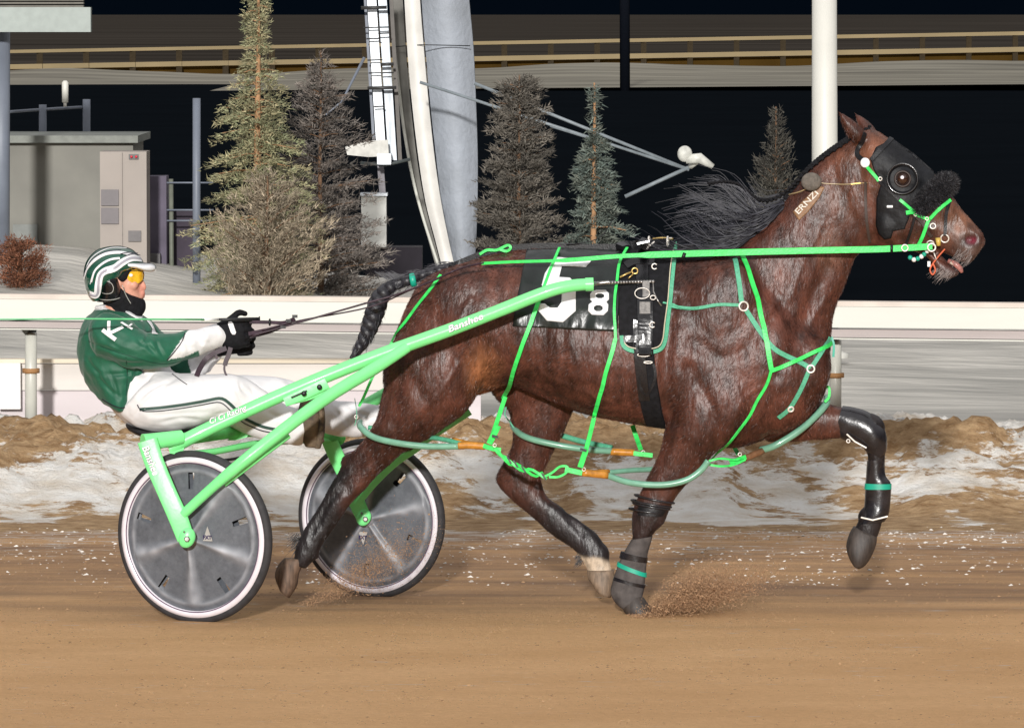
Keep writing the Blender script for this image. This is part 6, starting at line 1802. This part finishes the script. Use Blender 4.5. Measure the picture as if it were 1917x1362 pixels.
drape_strap(JK, [(276, 600), (284, 612), (290, 626)], .026, 'chest_stripe', M['suitwhite'], o_, off=.004, thick=.002)
drape_strap(JK, [(181, 577), (205, 574), (230, 582), (250, 594), (262, 600)], .016, 'collar', M['suitwhite'], o_, off=.004, thick=.006)
# hem: white waistband piece
hem = pip
drape_strap(JK, [(192, 746), (212, 758), (233, 762), (252, 742), (266, 712), (266, 690)], .004, 'piping', pip, o_, off=.003, thick=.002)
for path, w in (([(193, 618), (217, 636)], .017), ([(205, 626), (204, 602)], .014), ([(206, 624), (230, 613)], .014), ([(227, 605), (247, 617)], .010), ([(238, 614), (246, 608)], .008)):
    drape_strap(JK, path, w, 'letter_stroke', M['decal'], o_, off=.005, thick=.0015, step=3)
# --- gloves
gb = MB(); hand(gb, 437, 621, .12, 1, r=.0125)
lofts(gb, [(402, 610, 414, 648, .12, .036), (412, 604, 424, 652, .12, .034), (428, 594, 438, 654, .12, .031), (444, 594, 452, 652, .12, .028), (455, 600, 460, 648, .12, .022)], DP, DL, 18, 4)
Vg, Ng, Fg = remesh(gb, .0045, 3, .5)
M['glove'] = mat('black knit glove', (.007, .007, .009), .75, var=.4, scale=60, bump=.002, bscale=150, spec=.2)
gl = obj('glove', Vg, Fg, M['glove'], drv)
GB = BVHTree.FromPolygons([tuple(v) for v in Vg], Fg)
V2, F2 = poly2d([[(428, 603), (433, 602), (436, 605), (442, 622), (440, 626), (435, 626), (432, 622), (427, 607)]], 4)
drape_mesh(GB, V2, F2, 'reflective_patch', mat('reflector', (.92, .9, .95), .1), gl, off=.004, thick=.001)
gb = MB(); hand(gb, 442, 636, -.05, -1, r=.0125)
lofts(gb, [(400, 640, 408, 668, -.08, .036), (420, 618, 430, 664, -.06, .031), (446, 612, 452, 660, -.05, .028)], DP, DL, 18, 4)
Vg, Ng, Fg = remesh(gb, .0045, 3, .5); obj('glove', Vg, Fg, M['glove'], drv)
# --- boots
def boot(dx, dy, lat):
    mb = MB(); lofts(mb, [(566 + dx, 742 + dy, 596 + dx, 742 + dy, lat, .030), (559 + dx, 762 + dy, 602 + dx, 762 + dy, lat, .045), (556 + dx, 788 + dy, 603 + dx, 788 + dy, lat, .050), (560 + dx, 812 + dy, 602 + dx, 812 + dy, lat, .046), (572 + dx, 836 + dy, 596 + dx, 838 + dy, lat, .030)], DP, DL, 20, 4, .8)
    V, N, Fc = remesh(mb, .006, 3)
    b = obj('boot', V, Fc, mat('muddy boot', (.16, .11, .065), .8, c2=(.035, .028, .024), scale=22, bump=.005, bscale=45), drv)
    mb = MB(); lofts(mb, [(588 + dx, 744 + dy, 600 + dx, 744 + dy, lat, .032), (594 + dx, 764 + dy, 607 + dx, 764 + dy, lat, .048), (596 + dx, 790 + dy, 609 + dx, 790 + dy, lat, .052), (593 + dx, 815 + dy, 607 + dx, 815 + dy, lat, .047), (588 + dx, 838 + dy, 600 + dx, 840 + dy, lat, .030)], DP, DL, 20, 5, .7)
    for k in range(6): mb.ball(DP(603 + dx, 755 + 14 * k + dy, lat), .012, (1, 2.6, .5), n=6)
    V, N, Fc = remesh(mb, .005, 2); obj('sole', V, Fc, mat('muddy sole', (.20, .14, .085), .85, c2=(.04, .03, .025), scale=40, bump=.004, bscale=70), b)
boot(0, 0, .12); boot(152, -8, -.27)
# --- balaclava
kb = MB()
lofts(kb, [(184, 522, 232, 522, 0, .080), (185, 536, 242, 538, 0, .083), (188, 548, 254, 551, 0, .083), (190, 558, 268, 560, 0, .078), (194, 568, 272, 568, 0, .072), (198, 578, 272, 580, 0, .066), (200, 586, 264, 592, 0, .062), (194, 594, 260, 600, 0, .062), (190, 601, 258, 606, 0, .066)], DP, DL, 24, 4)
chain(kb, [(246, 498, .055, .018), (236, 506, .066, .020), (228, 520, .072, .020)], 4)
chain(kb, [(246, 498, -.055, .018), (236, 506, -.066, .020), (228, 520, -.072, .020)], 4)
cloth_obj(kb, 'balaclava', M['blackcloth'], voxel=.005, sm_=4, fold=.003, fs=14, sd=4)
# --- glasses
V2, F2 = poly2d([[(235, 511), (244, 506), (256, 504), (266, 507), (269, 515), (267, 524), (260, 530), (249, 530), (240, 524)]], 3)
gl_m = mat('amber lens', (.80, .45, .02), .08, var=.25, scale=60, coat=.9)
def frontq(x, y): return P(x, y, YD - max(0.0, .068 * math.sqrt(max(0, 1 - ((x - 236) / 34.0) ** 2))) - .008)
gg = drape_mesh(HEAD, V2, F2, 'glasses', gl_m, drv, flatY=frontq)
V2b = [(v[0], v[1]) for v in V2]
far = [Vector((p.x, 2 * YD - p.y, p.z)) for p in (frontq(v[0], v[1]) for v in V2)]
obj('lens', far, [tuple(reversed(f)) for f in F2], gl_m, gg)
mb = MB(); mb.tube([frontq(241, 509) + Vector((0, -.003, 0)), frontq(232, 512) + Vector((0, -.006, 0)), DP(222, 515, .09)], .003, n=6); mb.tube([frontq(x, y) + Vector((0, -.003, 0)) for x, y in ((239, 511), (246, 507), (256, 506), (265, 508))], .0018, n=6); mb.build('temple_arm', M['black'], gg)
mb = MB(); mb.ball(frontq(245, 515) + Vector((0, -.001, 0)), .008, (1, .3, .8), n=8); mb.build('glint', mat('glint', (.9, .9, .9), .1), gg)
# --- helmet
hm = MB()
lofts(hm, [(204, 461, 226, 460, 0, .035), (184, 466, 246, 466, 0, .085), (170, 477, 258, 476, 0, .118), (161, 490, 267, 487, 0, .134), (157, 504, 268, 496, 0, .140), (156, 516, 246, 507, 0, .141), (158, 530, 236, 516, 0, .139), (161, 544, 208, 532, 0, .132), (167, 556, 198, 548, 0, .120), (174, 564, 194, 560, 0, .105)], DP, DL, 30, 6, 1.0)
V, N, Fc = remesh(hm, .0045, 8, .6)
hel = obj('helmet', V, Fc, mat('helmet green', (.008, .075, .045), .12, var=.1, coat=.8), drv)
HB = BVHTree.FromPolygons([tuple(v) for v in V], Fc)
hwhite = mat('helmet white', (.80, .80, .82), .15, var=.03, coat=.6); hgrey = mat('helmet silver', (.36, .35, .40), .2, var=.05, coat=.6)
def hs(path, w, m, off=.002, name='stripe'): drape_strap(HB, path, w, name, m, hel, off=off, thick=.0015, step=3)
hs([(160, 512), (166, 492), (178, 478), (196, 468), (214, 464), (236, 465)][:], .006, hwhite)
hs([(158, 520), (164, 502), (178, 487), (198, 476), (222, 473), (242, 476), (258, 482)], .018, hwhite)
hs([(158, 517), (165, 498), (180, 482), (200, 472), (226, 469)], .004, mat('navy', (.01, .008, .03), .2), .003)
hs([(172, 528), (178, 508), (192, 494), (208, 486), (224, 484)], .010, hwhite, .003)
hs([(170, 532), (174, 516), (184, 502)], .003, hwhite, .003)
edge = [(170, 550), (180, 552), (184, 535), (188, 516), (198, 507), (214, 502), (228, 492), (244, 484), (262, 485)]
hs(edge, .030, hwhite, .003); hs(edge, .010, hgrey, .006)
hs([(225, 477), (240, 474), (256, 476)], .0035, mat('navy', (.01, .008, .03), .2), .006)
hs([(232, 482), (246, 477), (260, 480)], .0035, mat('navy', (.01, .008, .03), .2), .007)
mb = MB(); lofts(mb, [(240, 486, 240, 501, 0, .120), (256, 489, 258, 503, 0, .118), (272, 492, 273, 508, 0, .098), (284, 493, 285, 509, 0, .072), (292, 497, 292, 506, 0, .045)], DP, DL, 24, 5, .9)
V, N, Fc = remesh(mb, .004, 3); obj('brim', V, Fc, hwhite, hel)
# ear cup, chin strap
mb = MB(); lofts(mb, [(192, 520, 222, 512, 0, .130), (189, 532, 228, 525, 0, .132), (190, 545, 231, 540, 0, .126), (190, 556, 231, 553, 0, .114), (180, 564, 224, 563, 0, .10)], DP, DL, 24, 4, .8)
V, N, Fc = remesh(mb, .005, 4); ear_ = obj('ear_guard', V, Fc, M['shinyblack'], hel)
EB = BVHTree.FromPolygons([tuple(v) for v in V], Fc)
clear = mat('clear plastic edge', (.45, .45, .42), .2)
drape_strap(EB, [(189, 545), (190, 532), (198, 526), (208, 530), (212, 540), (208, 548), (196, 549), (190, 546)], .0025, 'ear_ring', clear, ear_, off=.002, thick=.002, step=3)
drape_strap(EB, [(180, 561), (200, 561), (220, 558), (229, 550), (229, 530), (222, 514)], .003, 'clear_edge', clear, ear_, off=.002, thick=.002, step=3)
mb = MB(); mb.tube([DP(*p) for p in cr([(229, 534, .125), (234, 548, .10), (240, 560, .086), (245, 568, .075)], 4)], .002, n=6); mb.build('chin_strap', clear, hel)

# ------------------------------------------------------------------ whip, handholds
wh = empty('whip', P(440, 598, 26.33))
tag(wh, 'thin green racing whip with white band held level in the driver gloved hand', 'whip')
wq = lambda x, y, Y: P(x, y, Y)
mb = MB(); mb.tube([wq(382, 598, 26.2), wq(300, 597.5, 26.08), wq(150, 596.5, 26.0), wq(0, 597.5, 25.98), wq(-160, 600, 25.98)], [.0042, .004, .0035, .003, .002], n=10); mb.build('shaft', mat('whip green', (.12, .50, .22), .35), wh)
mb = MB(); mb.tube([wq(378, 598, 26.2), wq(408, 598, 26.26)], .0062, n=10); mb.build('white_band', M['decal'], wh)
mb = MB(); mb.tube([wq(408, 598, 26.26), wq(470, 598, 26.36), wq(484, 598, 26.38)], [.006, .010, .010], n=10); mb.lathe(wq(484, 598, 26.38), (1, 0, 0), [(.010, 0), (.014, .002), (.014, .006), (.0001, .007)], 14); mb.build('grip', M['black'], wh)
hh = empty('rein_handholds', P(500, 606, 26.33))
tag(hh, 'dark leather rein ends with handhold loops and buckles bunched in the driver gloves', 'rein ends')
for pts, w in (([(468, 603, 26.36), (500, 603, 26.34), (530, 604, 26.32), (548, 598, 26.3)], .014), ([(466, 625, 26.36), (500, 618, 26.34), (530, 610, 26.32), (552, 596, 26.3)], .018), ([(466, 632, 26.38), (505, 622, 26.36), (528, 612, 26.35)], .010),
               ([(424, 652, 26.36), (404, 660, 26.36), (386, 672, 26.36), (374, 690, 26.34), (368, 704, 26.32)], .022), ([(432, 650, 26.34), (428, 664, 26.34), (423, 676, 26.34), (421, 684, 26.34)], .020), ([(421, 680, 26.34), (420, 692, 26.34), (424, 703, 26.34)], .009), ([(404, 664, 26.34), (406, 672, 26.34)], .010)):
    q = cr(pts, 5); mb = MB(); strip(mb, [P(*p) for p in q], [Vector((0, -1, .3))] * len(q), w, .006); mb.build('strap', M['line'], hh, smooth=False)
for x, y in ((552, 592), (540, 600), (530, 612)):
    mb = MB(); mb.box(P(x, y, 26.29), .022, .014, .012); mb.build('buckle', M['black'], hh, smooth=False)
mb = MB(); mb.torus(P(505, 603, 26.33), (1, 0, 0), .012, .004, 14, 8); mb.build('ring', M['black'], hh)

# ------------------------------------------------------------------ dirt thrown up by the hooves
def spray(name, label, n, cx0, cy0, cx1, cy1, sx, sy, Y, seed, sz=.0035):
    rng = np.random.default_rng(seed); V = []; Fc = []; plumes = [(rng.random() ** .7, rng.normal() * .55, rng.normal() * .6) for _ in range(14)]
    for i in range(n):
        t, ox, oy = plumes[i % 14]; t = max(0, min(1.25, t + rng.normal() * .16))
        x = cx0 + (cx1 - cx0) * t + (ox + rng.normal() * .5) * sx * (.35 + t * .8); y = cy0 + (cy1 - cy0) * t + (oy + rng.normal() * .55) * sy * (.25 + t)
        p = P(x, y, Y + rng.normal() * .10)
        if p.z < .004: p.z = .004
        s_ = sz * rng.uniform(.4, 1.5) * (2.2 if rng.random() < .02 else 1); b = len(V)
        d = rng.normal(size=(4, 3)) * s_
        V += [p + Vector(q) for q in d]
        Fc += [(b, b + 1, b + 2), (b, b + 2, b + 3), (b, b + 3, b + 1), (b + 1, b + 3, b + 2)]
    o = obj(name, V, Fc, mat('flying dirt', (.36, .215, .12), .95, var=.35, scale=60), smooth=False)
    tag(o, kind='stuff'); return o
spray('flying_dirt', '', 34000, 1200, 1156, 1370, 1085, 44, 24, 26.3, 1, .0016)
spray('flying_dirt', '', 16000, 570, 1125, 780, 1010, 40, 26, 26.5, 2, .0011)

# loose clods and snow crumbs lying on the track
def crumbs(name, n, y0, y1, sz, m, pw, seed):
    rng = np.random.default_rng(seed); V = []; Fc = []
    for i in range(n):
        y = y1 - (y1 - y0) * rng.random() ** pw; x = rng.uniform(-.105, .105) * y
        if nz((x * 1.1, y * 2.2, seed), 1) < -.05 and rng.random() < .75: continue
        s_ = sz * (.35 + 1.3 * rng.random() ** 3); b = len(V)
        q = rng.normal(size=(6, 3)) * .18 + np.array([(1, 0, .25), (-1, 0, .25), (0, 1, .25), (0, -1, .25), (0, 0, .85), (0, 0, -.2)])
        V += [Vector((x, y, 0)) + Vector(v * s_ * np.array([1.3, 1, 1])) for v in q]
        Fc += [(b + a_, b + c_, b + 4) for a_, c_ in ((0, 2), (2, 1), (1, 3), (3, 0))] + [(b + c_, b + a_, b + 5) for a_, c_ in ((0, 2), (2, 1), (1, 3), (3, 0))]
    tag(obj(name, V, Fc, m, smooth=False), kind='stuff')
crumbs('dirt_clods', 16000, 22.2, 31.4, .0036, mat('clod', (.34, .21, .11), .95, var=.35, scale=5), .9, 3)
crumbs('snow_crumbs', 5500, 27.6, 31.3, .0062, mat('crumb snow', (.72, .68, .62), .8, var=.15, scale=8), 2.6, 4)
